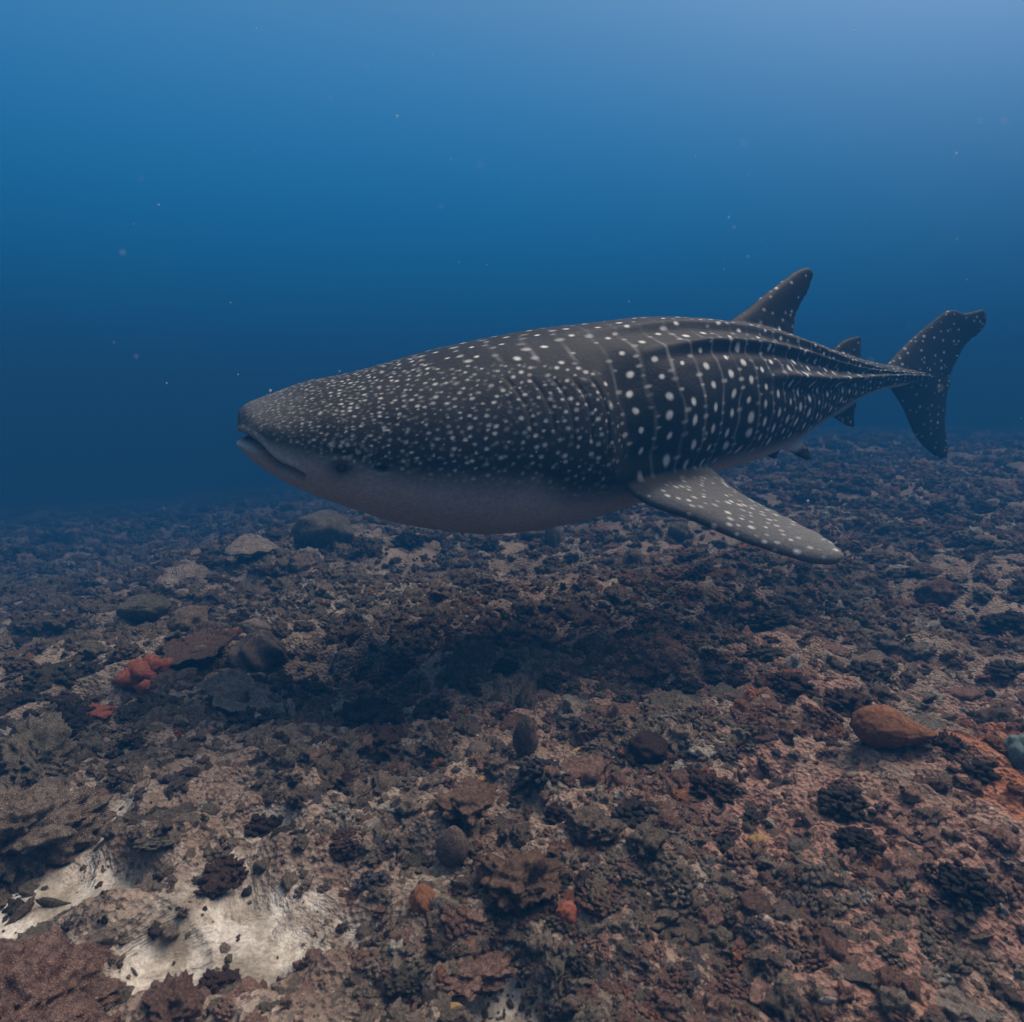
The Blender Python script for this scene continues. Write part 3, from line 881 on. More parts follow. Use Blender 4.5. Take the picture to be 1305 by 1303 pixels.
M["rust_sponge"] = reef_mat("rust_sponge", [(0.075, 0.026, 0.012), (0.135, 0.050, 0.022), (0.20, 0.085, 0.042)], 6, spec=(0.40, 0.24, 0.14), bump_s=0.45, pits=130, vary=0.05, rough=0.7)
M["plate_coral"] = reef_mat("plate_coral", [(0.10, 0.060, 0.048), (0.18, 0.115, 0.092), (0.26, 0.18, 0.145)], 14, pits=120, vary=0.1)
M["leather_coral"] = reef_mat("leather_coral", [(0.040, 0.030, 0.024), (0.070, 0.052, 0.042), (0.115, 0.085, 0.068)], 4, bump_s=0.25, pits=160, vary=0.05, rough=0.75)
M["smooth_brown"] = reef_mat("smooth_brown", [(0.030, 0.021, 0.018), (0.055, 0.039, 0.033), (0.11, 0.080, 0.066)], 4, bump_s=0.5, pits=22, vary=0.05, rough=0.6)
M["teal_sponge"] = reef_mat("teal_sponge", [(0.035, 0.055, 0.058), (0.065, 0.095, 0.098), (0.11, 0.15, 0.15)], 9, bump_s=0.4, vary=0.05)
M["yellow_sponge"] = reef_mat("yellow_sponge", [(0.13, 0.075, 0.028), (0.22, 0.135, 0.05), (0.32, 0.21, 0.09)], 12, bump_s=0.5, vary=0.1)
M["boulder_coral"] = reef_mat("boulder_coral", [(0.10, 0.092, 0.068), (0.17, 0.155, 0.115), (0.26, 0.24, 0.185)], 6, pits=140, vary=0.1)

placed, LANDMARKS = [], []
def put(name, me, px, py, width, label, cat, group=None, sink=0.15, rot=None, flat=1.0, lift=0.0, hscale=1.0):
    """a thing standing on the seabed where the photograph shows it; width in photo pixels at its distance"""
    p, t = ground_px(px, py)
    dep = (p - CAM_P).dot(CAM_R @ Vector((0, 0, -1)))
    w = width / FPX * dep * 0.5
    o = link(name, me)
    o.scale = (w, w, w * hscale)
    o.location = p + Vector((0, 0, w * hscale * (flat - sink) * 0.5 + lift))
    o.rotation_euler = rot or (0, 0, random.Random(int(px * 7 + py)).uniform(0, 6.28))
    tag(o, label, cat, group)
    placed.append((p.x, p.y, w * 0.9))
    return o, w

# ---- singled-out growths
def featured():
    def lump_mesh(nm, mat, sub, seed, amp, freq, flat, **k):
        V, F = lumpy(sub, seed, amp, freq, flat, **k)
        return mesh_np(nm, V, F, M[mat])
    # rust-brown sponge, rounded at one end and drawn out to a low tail at the other
    V, F = ico(5)
    P = V.copy()
    tail = sstep(-0.1, 1.0, P[:, 0])
    P[:, 0] = P[:, 0] * (1 + 0.35 * tail)
    P[:, 1] *= 0.72 * (1 - 0.45 * tail)
    P[:, 2] = P[:, 2] * 0.66 * (1 - 0.55 * tail) - 0.10 * tail
    P *= (1 + 0.07 * fbm(V * 1.8, 3, 4) + 0.02 * fbm(V * 9, 2, 5))[:, None]
    put("barrel_sponge", mesh_np("barrel_sponge", P, F, M["rust_sponge"]), 1128, 952, 82, "smooth rust brown rounded sponge tapering to one side", "sponge", sink=-0.25, rot=(0, 0, -0.25))
    # orange lobed sponge
    Vs, Fs, o = [], [], 0
    for (x, y, z, r, sd) in ((0, 0, 0.05, 0.62, 1), (0.55, 0.15, 0.22, 0.5, 2), (-0.5, -0.1, 0.0, 0.5, 3), (0.1, -0.55, -0.15, 0.5, 4), (0.25, 0.35, 0.3, 0.4, 5), (-0.3, 0.3, 0.2, 0.38, 6)):
        V, F = lumpy(3, sd, 0.30, 1.8, 0.8)
        Vs.append(V * r + np.array([x, y, z])); Fs.append(F + o); o += len(V)
    lob = mesh_np("orange_lobes", np.concatenate(Vs), np.concatenate(Fs), M["orange_sponge"])
    put("encrusting_sponge", lob, 184, 878, 62, "bright orange lobed sponge crusting the reef", "sponge", rot=(0.3, 0, 0.5), sink=0.1)
    put("encrusting_sponge", mesh_np("small_lobes", np.concatenate(Vs) * np.array([1, 1, 0.5]), np.concatenate(Fs), M["orange_sponge"]), 128, 918, 46, "small faded orange sponge patch beside a bright orange sponge", "sponge", sink=0.35, rot=(0, 0, 2.2))
    # ridged plate coral on a short stalk
    def rad(A): return 1 + 0.12 * np.sin(2 * A + 0.5) + 0.10 * np.sin(5 * A + 1.2) + 0.05 * np.sin(11 * A)
    def zf(r, A): return 0.16 * r ** 2 + 0.03 * np.sin(A * 3 + 1) * r + 0.022 * np.sin(26 * A + 3 * r) * r + 0.03 * np.sin(22 * r) * r
    V, F = shell(rad, zf, 0.14, 30, 150)
    plate_me = mesh_np("plate", V, F, M["plate_coral"])
    sv, sf = lumpy(3, 9, 0.25, 1.5, 1.0)
    stalk_me = mesh_np("stalk", sv * np.array([0.42, 0.42, 0.5]), sf, M["leather_coral"])
    def plate(px, py, width, label, tilt, mat=None, lift=0.05):
        p, t = ground_px(px, py)
        w = width / FPX * t * 0.5
        root = bpy.data.objects.new("table_coral", None); COL.objects.link(root)
        root.location = p; root.scale = (w, w, w); root.rotation_euler = (tilt[0], tilt[1], tilt[2])
        m_ = plate_me
        if mat:
            m_ = plate_me.copy(); m_.materials.clear(); m_.materials.append(M[mat])
        a = link("plate", m_, root); a.location = (0, 0, 0.42 + lift)
        b_ = link("stalk", stalk_me, root); b_.location = (0, 0, 0.12)
        tag(root, label, "coral")
    plate(256, 845, 72, "brown ridged plate coral standing clear of the rubble", (0.20, -0.12, 0.4))
    plate(300, 900, 78, "low crusty grey pink plate coral behind violet knobbly corals", (0.22, -0.2, 1.9), "pale_rock", -0.1)
    # folded leather coral
    V, F = ico(5)
    an = np.arctan2(V[:, 1], V[:, 0])
    P = V * (1 + 0.15 * np.sin(5 * an + 4 * V[:, 2]) * (1 - 0.5 * V[:, 2] ** 2) + 0.12 * fbm(V * 1.5, 2, 3))[:, None]
    P[:, 2] = P[:, 2] * 0.72 + 0.12 * np.sin(P[:, 0] * 4 + 0.6)
    put("leather_coral", mesh_np("leather_coral", P, F, M["leather_coral"]), 330, 850, 66, "smooth dark brown leather coral with deep folds", "coral", sink=0.0, rot=(0.0, 0.1, 0.8))
    put("boulder_rock", lump_mesh("mound_a", "brown_rock", 4, 12, 0.25, 1.5, 0.7), 243, 808, 56, "rounded brown rock behind the ridged plate coral", "rock", sink=-0.2)
    put("boulder_rock", lump_mesh("mound_b", "pale_rock", 4, 14, 0.22, 1.7, 0.7), 325, 812, 36, "pale tan rock behind the folded leather coral", "rock", sink=0)
    # dome coral
    V, F = lumpy(5, 21, 0.12, 1.6, 0.7)
    V = V * (1 + 0.035 * fbm(V * 9, 2, 8))[:, None]
    put("dome_coral", mesh_np("dome_coral", V, F, M["boulder_coral"]), 186, 792, 58, "rounded olive brown dome coral with rough sides", "coral", sink=-0.1)
    def zf2(r, A): return 0.30 * (1 - r ** 2) + 0.05 * np.floor(r * 4.2) * -0.5 + 0.02 * np.sin(A * 9)
    V, F = shell(lambda A: 1 + 0.14 * np.sin(3 * A) + 0.06 * np.sin(7 * A + 1), zf2, 0.2, 40, 90)
    put("terraced_coral", mesh_np("terraced_coral", V, F, M["pale_rock"]), 318, 716, 62, "pale tan terraced coral mound with layered edges", "coral", sink=0.1, hscale=1.5)
    put("boulder_coral", lump_mesh("bc", "boulder_coral", 4, 25, 0.18, 1.5, 0.75), 415, 692, 66, "large pale grey boulder coral below the shark's head", "coral", sink=0)
    put("boulder_coral", lump_mesh("bc2", "pale_rock", 4, 31, 0.16, 1.3, 0.8), 688, 690, 46, "pinkish tan round boulder coral beneath the shark's belly", "coral", sink=-0.2)
    put("boulder_coral", lump_mesh("bc3", "boulder_coral", 4, 33, 0.14, 1.6, 0.9), 705, 698, 28, "small pale column coral touching the pinkish tan boulder coral", "coral", sink=-0.4, hscale=1.3)
    put("boulder_coral", lump_mesh("bc4", "boulder_coral", 4, 35, 0.16, 1.6, 0.9), 865, 690, 28, "small tan knob coral under the pectoral fin", "coral", sink=-0.3, hscale=1.2)
    # tongue-shaped tunicate leaning on a knobbly base
    V, F = ico(4)
    P = V * np.array([0.62, 0.42, 1.15])
    P[:, 0] *= 1 - 0.35 * sstep(-0.2, 1.1, P[:, 2]); P[:, 0] -= 0.22 * P[:, 2]
    P *= (1 + 0.07 * fbm(V * 2.2, 3, 6))[:, None]
    put("sea_squirt", mesh_np("tongue", P, F, M["smooth_brown"]), 670, 965, 56, "upright brown tongue shaped sea squirt leaning to one side", "sea squirt", sink=-0.8, rot=(0.1, 0.25, 0.3))
    # egg-shaped sea squirt with two openings
    V, F = ico(4)
    P = V * np.array([0.8, 0.75, 1.05])
    P[:, 0] *= 1 - 0.25 * V[:, 2]; P[:, 1] *= 1 - 0.25 * V[:, 2]
    P[:, 2] -= 0.16 * np.exp(-(np.hypot(V[:, 0], V[:, 1]) / 0.16) ** 2) * (V[:, 2] > 0)
    P[:, 2] += 0.07 * np.exp(-((np.hypot(V[:, 0], V[:, 1]) - 0.27) / 0.1) ** 2) * (V[:, 2] > 0)
    put("sea_squirt", mesh_np("egg", P, F, M["smooth_brown"]), 577, 1102, 50, "smooth dark grey brown egg shaped sea squirt on pale rubble", "sea squirt", sink=-0.75, rot=(0.12, 0.1, 0))
    put("ball_sponge", lump_mesh("ball_a", "orange_sponge", 4, 41, 0.12, 2.0, 0.9), 722, 1178, 34, "deep orange ball sponge tucked beside a dark knobbly coral", "sponge", sink=-0.4)
    put("ball_sponge", lump_mesh("ball_b", "maroon_coral", 4, 43, 0.16, 2.4, 0.7), 826, 968, 46, "reddish brown rounded sponge among speckled rubble", "sponge", sink=-0.1)
    put("ball_sponge", lump_mesh("ball_c", "red_rock", 4, 45, 0.16, 2.0, 0.6), 962, 1162, 44, "plain brown cushion sponge low on pink rubble", "sponge", sink=0.1)
    put("ball_sponge", lump_mesh("ball_d", "rust_sponge", 4, 47, 0.18, 2.0, 0.7), 540, 1160, 40, "small rusty sponge lying on grey pink rubble", "sponge", sink=0.1)
    put("tube_sponge", lump_mesh("tube", "rust_sponge", 4, 49, 0.12, 1.2, 1.0), 752, 1085, 19, "narrow rust orange tube sponge in a dark gap", "sponge", sink=-0.8, hscale=2.0)
    put("teal_sponge", lump_mesh("teal", "teal_sponge", 4, 51, 0.18, 1.8, 0.9), 1299, 975, 46, "dull teal sponge beside an orange crusted patch of reef", "sponge", sink=-0.3)
    put("ball_sponge", lump_mesh("ball_e", "leather_coral", 4, 55, 0.14, 1.8, 0.8), 610, 968, 34, "dull red brown lump sponge beside the tongue shaped sea squirt", "sponge", sink=0)
    # big foreground rocks at the lower left corner and the left edge
    def ledge(px, py, w, label, seed, flat, mat="red_rock", sink=0.3, rot=None, hs=1.0, under=0.0):
        V, F = lumpy(6 if w > 100 else 5, seed, 0.42, 1.3, flat, 5, knobs=3.0)
        if under:
            V[:, :2] *= (1 - under * (1 - sstep(-0.45, 0.10, V[:, 2] / flat)))[:, None]
        put("reef_rock", mesh_np("reef_rock", V, F, M[mat]), px, py, w, label, "rock", sink=sink, rot=rot, hscale=hs)
    ledge(30, 1312, 170, "large reddish brown reef rock beside the white sand pocket", 61, 0.50, sink=0.35, rot=(0, 0.08, 0.2))
    ledge(222, 1298, 62, "small reddish rock at the foot of the large reddish reef rock", 63, 0.8, "red_rock", 0.1)
    ledge(20, 1085, 130, "big dark brown reef rock rising over the white sand", 65, 0.95, "brown_rock", 0.25)
    ledge(45, 1000, 110, "dark lumpy grey brown reef rock above another rock", 67, 0.95, "grey_rock", 0.3)
    ledge(600, 1260, 84, "low pinkish grey reef rock with pale edges", 71, 0.45, "red_rock", 0.3)
    ledge(597, 1045, 72, "crusty orange brown ledge rock overhanging a dark hollow", 73, 0.85, "speckled_rock", -0.2, None, 1.0, 0.45)
    ledge(664, 1150, 88, "broad crusty pinkish ledge rock beside an orange ball sponge", 75, 0.8, "speckled_rock", -0.2, None, 1.0, 0.4)
    ledge(748, 1078, 62, "small crusty ledge rock with pale speckled top over a dark gap", 77, 0.8, "brown_rock", -0.2, None, 0.9, 0.4)
    # yellow sponge tufts
    for k, (x, y, w) in enumerate(((735, 962, 14), (966, 1076, 22), (132, 1010, 14), (612, 1000, 14), (575, 1292, 20))):
        V, F = lumpy(3, 80 + k, 0.4, 2.2, 0.6)
        put("yellow_sponge", mesh_np("yellow_sponge", V, F, M["yellow_sponge"]), x, y, w, "tiny yellow sponge tuft on the rubble", "sponge", "yellow sponge tufts", sink=-0.1)
M["speckled_rock"] = reef_mat("speckled_rock", [(0.10, 0.060, 0.046), (0.22, 0.140, 0.105), (0.38, 0.25, 0.18)], 9, spec=(0.50, 0.30, 0.17))
M["orange_rock"] = reef_mat("orange_rock", [(0.12, 0.048, 0.028), (0.26, 0.105, 0.058), (0.36, 0.19, 0.13)], 5, vary=0.05)
featured()

# ---- knobbly corals one by one: the ones that can be made out, then more of the same over the reef
KINDS = [("dark_coral", "near black knobbly cauliflower coral colony on the rubble"), ("olive_coral", "olive brown knobbly cauliflower coral colony on the rubble"),
         ("maroon_coral", "dark maroon knobbly cauliflower coral colony on the rubble"), ("violet_coral", "violet grey knobbly cauliflower coral colony on the rubble")]
CM = {}
for mi, (mat, lab) in enumerate(KINDS):
    CM[mat] = [mesh_np("knobs", *cauliflower(100 + mi * 10 + k, (96, 80, 90, 120)[k], (0.155, 0.17, 0.15, 0.13)[k], (0.75, 0.62, 0.7, 0.6)[k], 1, 1.35), M[mat]) for k in range(4)]
LAB = dict(KINDS)
PLAIN = []
def coral(x, y, r, mat, k, rz, hs=1.0):
    o = link("cauliflower_coral", CM[mat][k % 4])
    o.location = (x, y, gz(x, y) - r * 0.12)
    o.scale = (r, r * 0.92, r * hs)
    o.rotation_euler = (0.1 * math.sin(k * 3), 0.1 * math.cos(k * 5), rz)
    tag(o, LAB[mat], "coral", LAB[mat].split(" knobbly")[0] + " cauliflower corals")
    placed.append((x, y, r)); PLAIN.append((o, r))
seen = [(275, 722, 34, 0), (216, 752, 30, 0), (322, 925, 62, 3), (386, 888, 64, 3), (205, 760, 30, 0), (610, 826, 62, 0), (790, 740, 26, 0), (850, 758, 44, 0), (884, 742, 36, 0),
        (690, 775, 34, 0), (652, 752, 40, 3), (705, 872, 46, 0), (740, 862, 34, 1), (1010, 878, 56, 2), (1104, 866, 60, 0), (1076, 790, 40, 2), (1212, 806, 44, 0), (1132, 742, 52, 1), (1062, 604, 44, 0),
        (1140, 694, 46, 1), (470, 920, 84, 0), (405, 962, 58, 0), (545, 985, 50, 3), (432, 1008, 56, 2), (280, 1118, 56, 2), (330, 1052, 44, 2), (905, 1008, 56, 2), (884, 990, 44, 0), (815, 1048, 60, 0),
        (708, 1140, 62, 0), (1082, 1028, 60, 0), (1224, 1128, 62, 0), (945, 872, 36, 2), (800, 900, 40, 1), (905, 838, 34, 0), (560, 905, 60, 0), (640, 965, 36, 1), (690, 985, 56, 3), (720, 1046, 50, 2),
        (300, 1262, 0, 2), (278, 1258, 44, 2), (20, 905, 60, 0), (60, 870, 56, 1), (110, 860, 48, 0), (95, 930, 60, 0), (25, 830, 50, 0), (30, 715, 44, 0), (70, 690, 40, 0), (560, 760, 36, 1),
        (620, 700, 36, 0), (770, 690, 40, 0), (820, 690, 34, 0), (950, 770, 40, 1), (980, 790, 46, 0), (990, 745, 40, 1), (1060, 740, 44, 1), (1285, 800, 44, 0), (1250, 700, 40, 0), (1290, 860, 50, 0),
        (520, 690, 40, 0), (470, 700, 38, 1), (350, 690, 44, 0), (1090, 655, 40, 0), (1180, 650, 44, 0), (1030, 640, 40, 0), (960, 640, 36, 0), (1240, 650, 40, 0), (470, 1240, 0, 0), (510, 1250, 44, 1),
        (1140, 1190, 0, 0), (860, 1120, 40, 1), (370, 790, 30, 0), (430, 800, 34, 1), (640, 850, 40, 0), (590, 870, 44, 1), (520, 850, 40, 2), (480, 870, 44, 2), (760, 830, 36, 0), (820, 810, 40, 1), (860, 800, 30, 0)]
rng = random.Random(7)
for i, (x, y, w, kd) in enumerate(seen):
    if w == 0: continue
    p, t = ground_px(x, y)
    r = w / FPX * t * 0.5
    coral(p.x, p.y, r, KINDS[kd][0], i, rng.uniform(0, 6.28), rng.uniform(0.8, 1.1))
cnt = 0
while cnt < 210:
    r_ = math.exp(rng.uniform(math.log(1.6), math.log(15)))
    a = rng.uniform(-0.74, 0.74)
    x, y = math.sin(a) * r_, math.cos(a) * r_
    _, sd = ground(np.array([x]), np.array([y]))
    if sd[0] > 0.15: continue
    if r_ < 2.2 and rng.random() < 0.5: continue
    size = (0.022 + 0.055 * rng.random() ** 2) * (1 + 0.08 * r_)
    if any(math.hypot(x - p[0], y - p[1]) < 0.8 * (size + p[2]) for p in placed): continue
    kd = rng.choices([0, 1, 2, 3], [3, 5, 3 if x > 0 else 1.5, 0.6])[0]
    coral(x, y, size, KINDS[kd][0], cnt, rng.uniform(0, 6.28), rng.uniform(0.6, 1.0))
    cnt += 1

# ---- loose rocks one by one
RK = [("brown_rock", "brown lumpy reef rock lying on the rubble"), ("red_rock", "pinkish red crusted reef rock lying on the rubble"), ("grey_rock", "grey olive lumpy reef rock lying on the rubble"), ("pale_rock", "pale tan bleached reef rock lying on the rubble")]
RM = {}
for mi, (mat, lab) in enumerate(RK):
    RM[mat] = []
    for k in range(5):
        V, F = lumpy(4, 200 + mi * 20 + k, 0.32, 1.5, 0.72, 4, knobs=2.6)
        RM[mat].append(mesh_np("rock_lump", V, F, M[mat]))
cnt = 0
while cnt < 230:
    r_ = math.exp(rng.uniform(math.log(1.45), math.log(13)))
    a = rng.uniform(-0.74, 0.74)
    x, y = math.sin(a) * r_, math.cos(a) * r_
    _, sd = ground(np.array([x]), np.array([y]))
    if sd[0] > 0.2 or (r_ < 2.3 and rng.random() < 0.7): continue
    size = rng.uniform(0.03, 0.085) * (1 + 0.08 * r_) * (0.8 if r_ < 2 else 1)
    if any(math.hypot(x - p[0], y - p[1]) < 0.6 * (size + p[2]) for p in placed): continue
    wr = 5 if x > -0.2 and r_ < 4 else 1
    mat, lab = rng.choices(RK, [4, wr, 4, 0.8])[0]
    o = link("reef_rock", RM[mat][cnt % 5])
    o.location = (x, y, gz(x, y) - size * 0.12)
    o.scale = (size * rng.uniform(0.8, 1.3), size * rng.uniform(0.8, 1.3), size * rng.uniform(0.6, 1.0))
    o.rotation_euler = (rng.uniform(-.3, .3), rng.uniform(-.3, .3), rng.uniform(0, 6.28))
    tag(o, lab, "rock", lab.split(" reef")[0] + " reef rocks")
    placed.append((x, y, size * 0.7)); PLAIN.append((o, size))
    cnt += 1

# ---- what each plain coral or rock stands beside, told by things one can find
MARKS = [(1128, 945, "the rust brown rounded sponge"), (184, 872, "the bright orange lobed sponge"), (256, 838, "the ridged plate coral"), (330, 845, "the folded leather coral"),
         (186, 790, "the olive dome coral"), (318, 712, "the terraced coral mound"), (415, 690, "the grey boulder coral"), (690, 690, "the pinkish boulder coral"), (670, 960, "the tongue shaped sea squirt"),
         (577, 1100, "the egg shaped sea squirt"), (722, 1175, "the orange ball sponge"), (826, 965, "the reddish rounded sponge"), (962, 1160, "the brown cushion sponge"), (752, 1085, "the tube sponge"),
         (1295, 972, "the teal sponge"), (60, 1280, "the large reddish corner rock"), (30, 1070, "the big dark reef rock"), (1270, 1020, "the orange crusted patch"), (80, 1185, "the white sand pocket"),
         (320, 1200, "the tan sand patch"), (600, 1040, "the orange brown ledge"), (664, 1140, "the broad pinkish ledge"), (540, 1160, "the small rusty sponge"), (1060, 712, "the tip of the pectoral fin")]
MP = [(ground_px(x, y)[0], n) for x, y, n in MARKS]
used = {}
for o, r in sorted(PLAIN, key=lambda q: -q[1]):
    base = o["label"].split(" colony")[0].split(" lying")[0]
    p = o.location
    dist = math.hypot(p.x, p.y)
    d, mk = min(((p.xy - m.xy).length, n) for m, n in MP)
    size = "broad " if r > 0.105 else ("small " if r < 0.055 else "")
    shade = abs(p.y - 3.1 - 0.25 * p.x) < 0.45 and -1.0 < p.x < 1.2
    if d < 0.30: where = "right beside " + mk
    elif d < 0.75: where = "a little way from " + mk
    elif dist > 8: where = "on hazy rubble far behind the shark"
    elif dist > 4.6: where = "on the rubble slope beyond the shark"
    elif shade: where = "on shaded rubble under the shark"
    else: where = "on open rubble " + ("toward " if d < 1.5 else "well away from ") + mk
    lab = size + base + " " + where
    if len(lab.split()) > 16: lab = base + " " + where
    if len(lab.split()) > 16: lab = base.replace("knobbly ", "").replace("reef rock", "rock").replace("lumpy ", "").replace("crusted ", "") + " " + where
    o["label"] = lab
    used.setdefault(o["label"], []).append(o)

# ------------------------------------------------------------------ coral rubble: tens of thousands of fragments
def rubble_mat():
    m, nt, b = new_mat("rubble_fragment")
    t = nd(nt, "ShaderNodeAttribute", attribute_name="tint", attribute_type='INSTANCER').outputs["Color"]
    tc = nd(nt, "ShaderNodeTexCoord").outputs["Object"]
    n1 = noise(nt, tc, 2.5, 4, 0.7)
    c = mix(nt, 1.0, t, ramp(nt, [(0.30, (0.40, 0.37, 0.35)), (0.5, (0.95, 0.95, 0.95)), (0.68, (1.8, 1.75, 1.7))], n1), 'MULTIPLY')
    n9 = noise(nt, tc, 7.0, 3, 0.7)
    c = mix(nt, maprange(nt, n9, 0.57, 0.68, 0, 0.6), c, (0.42, 0.37, 0.32))
    c = mix(nt, maprange(nt, n9, 0.45, 0.34, 0, 0.8), c, (0.03, 0.023, 0.019))
    n8 = noise(nt, tc, 19.0, 2, 0.6)
    c = mix(nt, maprange(nt, n8, 0.60, 0.68, 0, 0.55), c, (0.48, 0.43, 0.38))
    nt.links.new(c, b.inputs["Base Color"])
    bump(nt, b, noise(nt, tc, 11, 4, 0.75), 0.9, 0.2)
    return m
RMAT = rubble_mat()
pieces = bpy.data.collections.new("rubble_pieces")
for k in range(12):
    if k < 7:
        V, F = lumpy(3, 300 + k, 0.40, 1.6, 0.85, knobs=1.9)
    elif k < 10:                                   # broken branch tips
        V, F = lumpy(3, 300 + k, 0.35, 2.0, 1.0, knobs=2.4)
        V = V * np.array([1.4, 0.5, 0.5]); V[:, 2] += 0.25 * V[:, 0] ** 2 * 0.3
    else:                                          # little knobbly tufts
        V, F = cauliflower(300 + k, 16, 0.30, 0.8, 1, 1.5)
    po = bpy.data.objects.new("fragment_%02d" % k, mesh_np("fragment", V, F, RMAT))
    pieces.objects.link(po)

lumps = bpy.data.collections.new("crust_lumps")
for k in range(12):
    if k < 6:
        V, F = lumpy(4, 340 + k, 0.45, 1.5, 0.75, knobs=2.2)
    else:
        V, F = cauliflower(340 + k, 46, 0.22, 0.7, 1, 1.0)
    lumps.objects.link(bpy.data.objects.new("lump_%02d" % k, mesh_np("lump", V, F, RMAT)))

def scatter(name, n, rmin, rmax, smin, smax, seed, label, sandkeep, amax=1.25, pieces=pieces):
    g = np.random.default_rng(seed)
    r_ = np.exp(g.uniform(math.log(rmin), math.log(rmax), n)); a = g.uniform(-amax, amax, n)
    x, y = np.sin(a) * r_, np.cos(a) * r_
    z, sd = ground(x, y)
    clump = fbm(np.stack([x, y, x * 0], 1) * 2.2, 3, 61)
    keep = (g.random(n) > sd * (1 - sandkeep)) & (g.random(n) < 0.22 + 1.0 * sstep(-0.25, 0.4, clump)) & (g.random(n) > 0.6 * orange_mask(x, y))
    x, y, z, r_ = x[keep], y[keep], z[keep], r_[keep]
    n = len(x)
    size = smin * (smax / smin) ** (g.random(n) ** 1.8) * (0.42 + 0.30 * np.minimum(r_, 12))
    pal = np.array([(0.20, 0.155, 0.122), (0.14, 0.106, 0.083), (0.27, 0.218, 0.175), (0.065, 0.050, 0.042), (0.22, 0.122, 0.095), (0.33, 0.20, 0.158), (0.19, 0.165, 0.128), (0.46, 0.42, 0.37), (0.30, 0.12, 0.06), (0.10, 0.09, 0.105)])
    near_red = sstep(-1.0, 1.2, x) * (1 - 0.7 * sstep(2.6, 5, r_))
    w = np.stack([0 * x + 3, 0 * x + 2.4, 0 * x + 2.6, 0 * x + 0.9, 7.0 * near_red, 7.0 * near_red, 3.2 * (1 - near_red), 0 * x + 0.6, 0.06 + 0.22 * near_red, 0 * x + 0.4], 1)
    # neighbours share a crust, so the choice follows slow noise with a little scatter
    P3 = np.stack([x, y, x * 0], 1)
    pick = np.zeros(n, int); best = np.full(n, -9.0)
    for q in range(len(pal)):
        sc = np.log(w[:, q] + 1e-3) * 0.42 + 1.1 * fbm(P3 * 3.2 + 40 * q, 3, 500 + q) + 0.55 * g.gumbel(0, 1, n) * 0.8
        b_ = sc > best; pick[b_] = q; best[b_] = sc[b_]
    tint = pal[pick]
    om = orange_mask(x, y)[:, None] * 0.85
    tint = (tint * (1 - om) + np.array([(0.29, 0.108, 0.052)]) * om) * (0.8 + 0.45 * g.random(n))[:, None]
    me = bpy.data.meshes.new(name)
    me.vertices.add(n)
    me.vertices.foreach_set("co", np.stack([x, y, z + size * 0.12], 1).astype(np.float32).ravel())
    def A(nm, ty, arr, key):
        q = me.attributes.new(nm, ty, 'POINT'); q.data.foreach_set(key, np.asarray(arr).ravel())
    A("rot", 'FLOAT_VECTOR', np.stack([g.normal(0, .4, n), g.normal(0, .4, n), g.uniform(0, 6.28, n)], 1).astype(np.float32), "vector")
    A("scl", 'FLOAT_VECTOR', (size[:, None] * g.uniform(0.7, 1.3, (n, 3))).astype(np.float32), "vector")
    A("pick", 'INT', g.integers(0, 12, n).astype(np.int32), "value")
    A("tint", 'FLOAT_COLOR', np.concatenate([tint, np.ones((n, 1))], 1).astype(np.float32), "color")
    o = link(name, me)
    ng = bpy.data.node_groups.new(name, 'GeometryNodeTree')
    ng.interface.new_socket("Geometry", in_out='INPUT', socket_type='NodeSocketGeometry')
    ng.interface.new_socket("Geometry", in_out='OUTPUT', socket_type='NodeSocketGeometry')
    gi, go = ng.nodes.new("NodeGroupInput"), ng.nodes.new("NodeGroupOutput")
    ci = ng.nodes.new("GeometryNodeCollectionInfo"); ci.inputs[0].default_value = pieces; ci.inputs[1].default_value = True; ci.inputs[2].default_value = True
    ip = ng.nodes.new("GeometryNodeInstanceOnPoints")
    ip.inputs["Pick Instance"].default_value = True
    def named(nm, dt):
        q = ng.nodes.new("GeometryNodeInputNamedAttribute"); q.data_type = dt; q.inputs[0].default_value = nm
        return q.outputs[0]
    e2r = ng.nodes.new("FunctionNodeEulerToRotation")
    L_ = ng.links.new
    L_(gi.outputs[0], ip.inputs["Points"]); L_(ci.outputs[0], ip.inputs["Instance"])
    L_(named("pick", 'INT'), ip.inputs["Instance Index"])
    L_(named("rot", 'FLOAT_VECTOR'), e2r.inputs[0]); L_(e2r.outputs[0], ip.inputs["Rotation"])
    L_(named("scl", 'FLOAT_VECTOR'), ip.inputs["Scale"])
    L_(ip.outputs[0], go.inputs[0])
    md = o.modifiers.new("scatter", 'NODES'); md.node_group = ng
    tag(o, label, "rubble", kind="stuff")
scatter("coral_rubble", 155000, 0.8, 34, 0.006, 0.024, 5, "loose coral rubble fragments covering the seabed", 0.06)
scatter("coral_crust", 46000, 0.8, 34, 0.010, 0.040, 8, "lumpy coral crust grown over the rubble", 0.0, pieces=lumps)
scatter("coral_gravel", 150000, 0.8, 5, 0.003, 0.008, 6, "fine coral gravel between the larger fragments", 0.10)

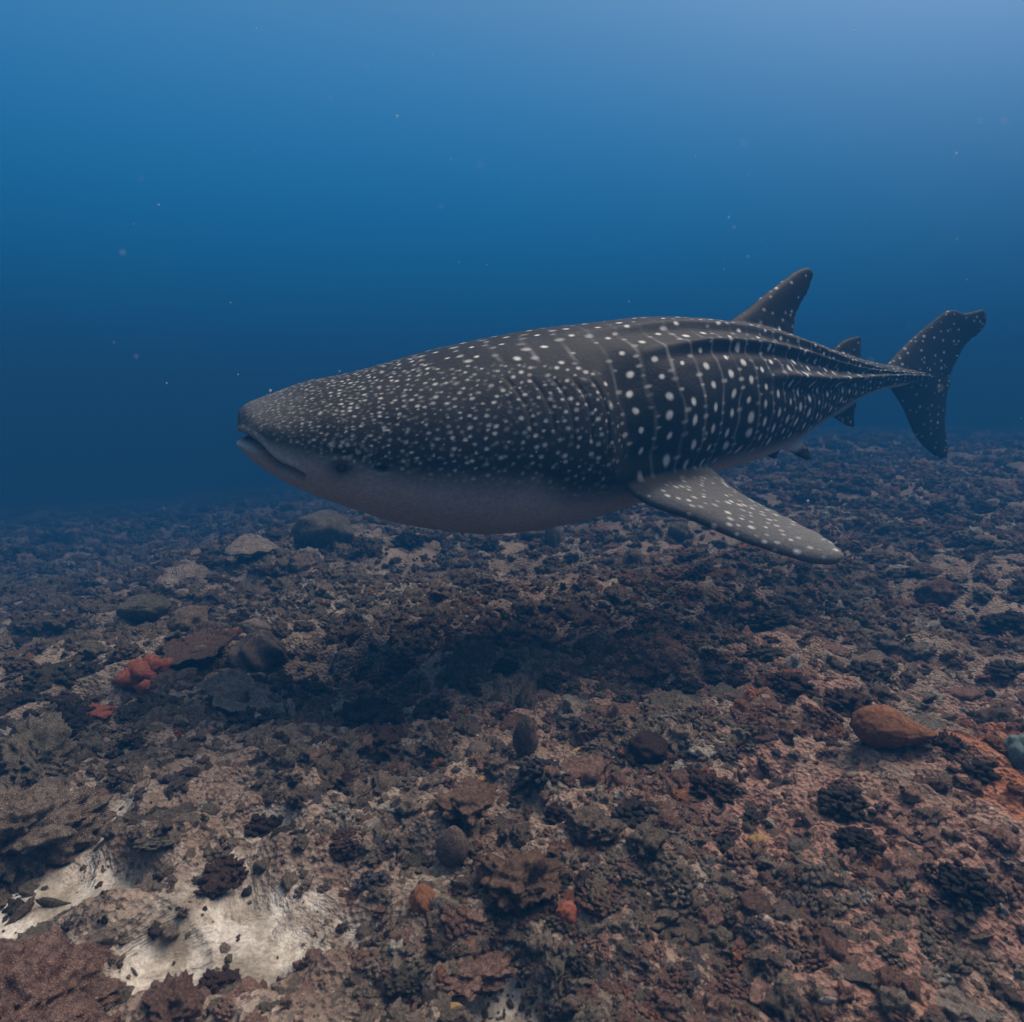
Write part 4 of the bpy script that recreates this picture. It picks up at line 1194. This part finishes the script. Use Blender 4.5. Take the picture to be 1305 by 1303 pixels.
# ------------------------------------------------------------------ drifting specks in the water
def specks():
    g = np.random.default_rng(12)
    V0, F0 = ico(1)
    Vs, Fs, o = [], [], 0
    for k in range(70):
        d = g.uniform(1.2, 4.5)
        p = np.array([g.uniform(-0.8, 0.8) * d, d, CAM_Z + g.uniform(-0.15, 0.62) * d * 0.9])
        if p[2] > 2.9 or p[2] < 0.4: continue
        Vs.append(V0 * g.uniform(0.0010, 0.0030) * (1 + 0.3 * vnoise(V0 * 2 + k, 3))[:, None] + p); Fs.append(F0 + o); o += len(V0)
    for k in range(34):
        d = g.uniform(0.35, 0.9)
        p = np.array([g.uniform(-0.7, 0.7) * d, d, CAM_Z + g.uniform(-0.1, 0.55) * d])
        Vs.append(V0 * g.uniform(0.0004, 0.0010) + p); Fs.append(F0 + o); o += len(V0)
    m, nt, b = new_mat("drifting_specks")
    b.inputs["Base Color"].default_value = (0.75, 0.80, 0.82, 1)
    b.inputs["Alpha"].default_value = 0.35
    tag(link("drifting_specks", mesh_np("drifting_specks", np.concatenate(Vs), np.concatenate(Fs), m)), "pale specks of plankton drifting in the blue water", "plankton", kind="stuff")
specks()

# ------------------------------------------------------------------ the blue water itself
def haze():
    m = bpy.data.materials.new("sea_water")
    m.use_nodes = True
    nt = m.node_tree
    nt.nodes.clear()
    out = nt.nodes.new("ShaderNodeOutputMaterial")
    pv = nt.nodes.new("ShaderNodeVolumePrincipled")
    pv.inputs["Color"].default_value = (0.011, 0.080, 0.205, 1)
    pv.inputs["Density"].default_value = 0.105
    pv.inputs["Anisotropy"].default_value = 0.0
    nt.links.new(pv.outputs[0], out.inputs["Volume"])
    x0, x1, y0, y1, z0, z1 = -150, 150, -150, 150, -16.0, 3.4
    V = [(x, y, z) for x in (x0, x1) for y in (y0, y1) for z in (z0, z1)]
    F = [(0, 1, 3, 2), (4, 6, 7, 5), (0, 4, 5, 1), (2, 3, 7, 6), (0, 2, 6, 4), (1, 5, 7, 3)]
    me = bpy.data.meshes.new("haze"); me.from_pydata(V, [], F); me.materials.append(m)
    tag(link("haze", me), "clear blue sea water fading the far reef", "water", kind="stuff")
haze()
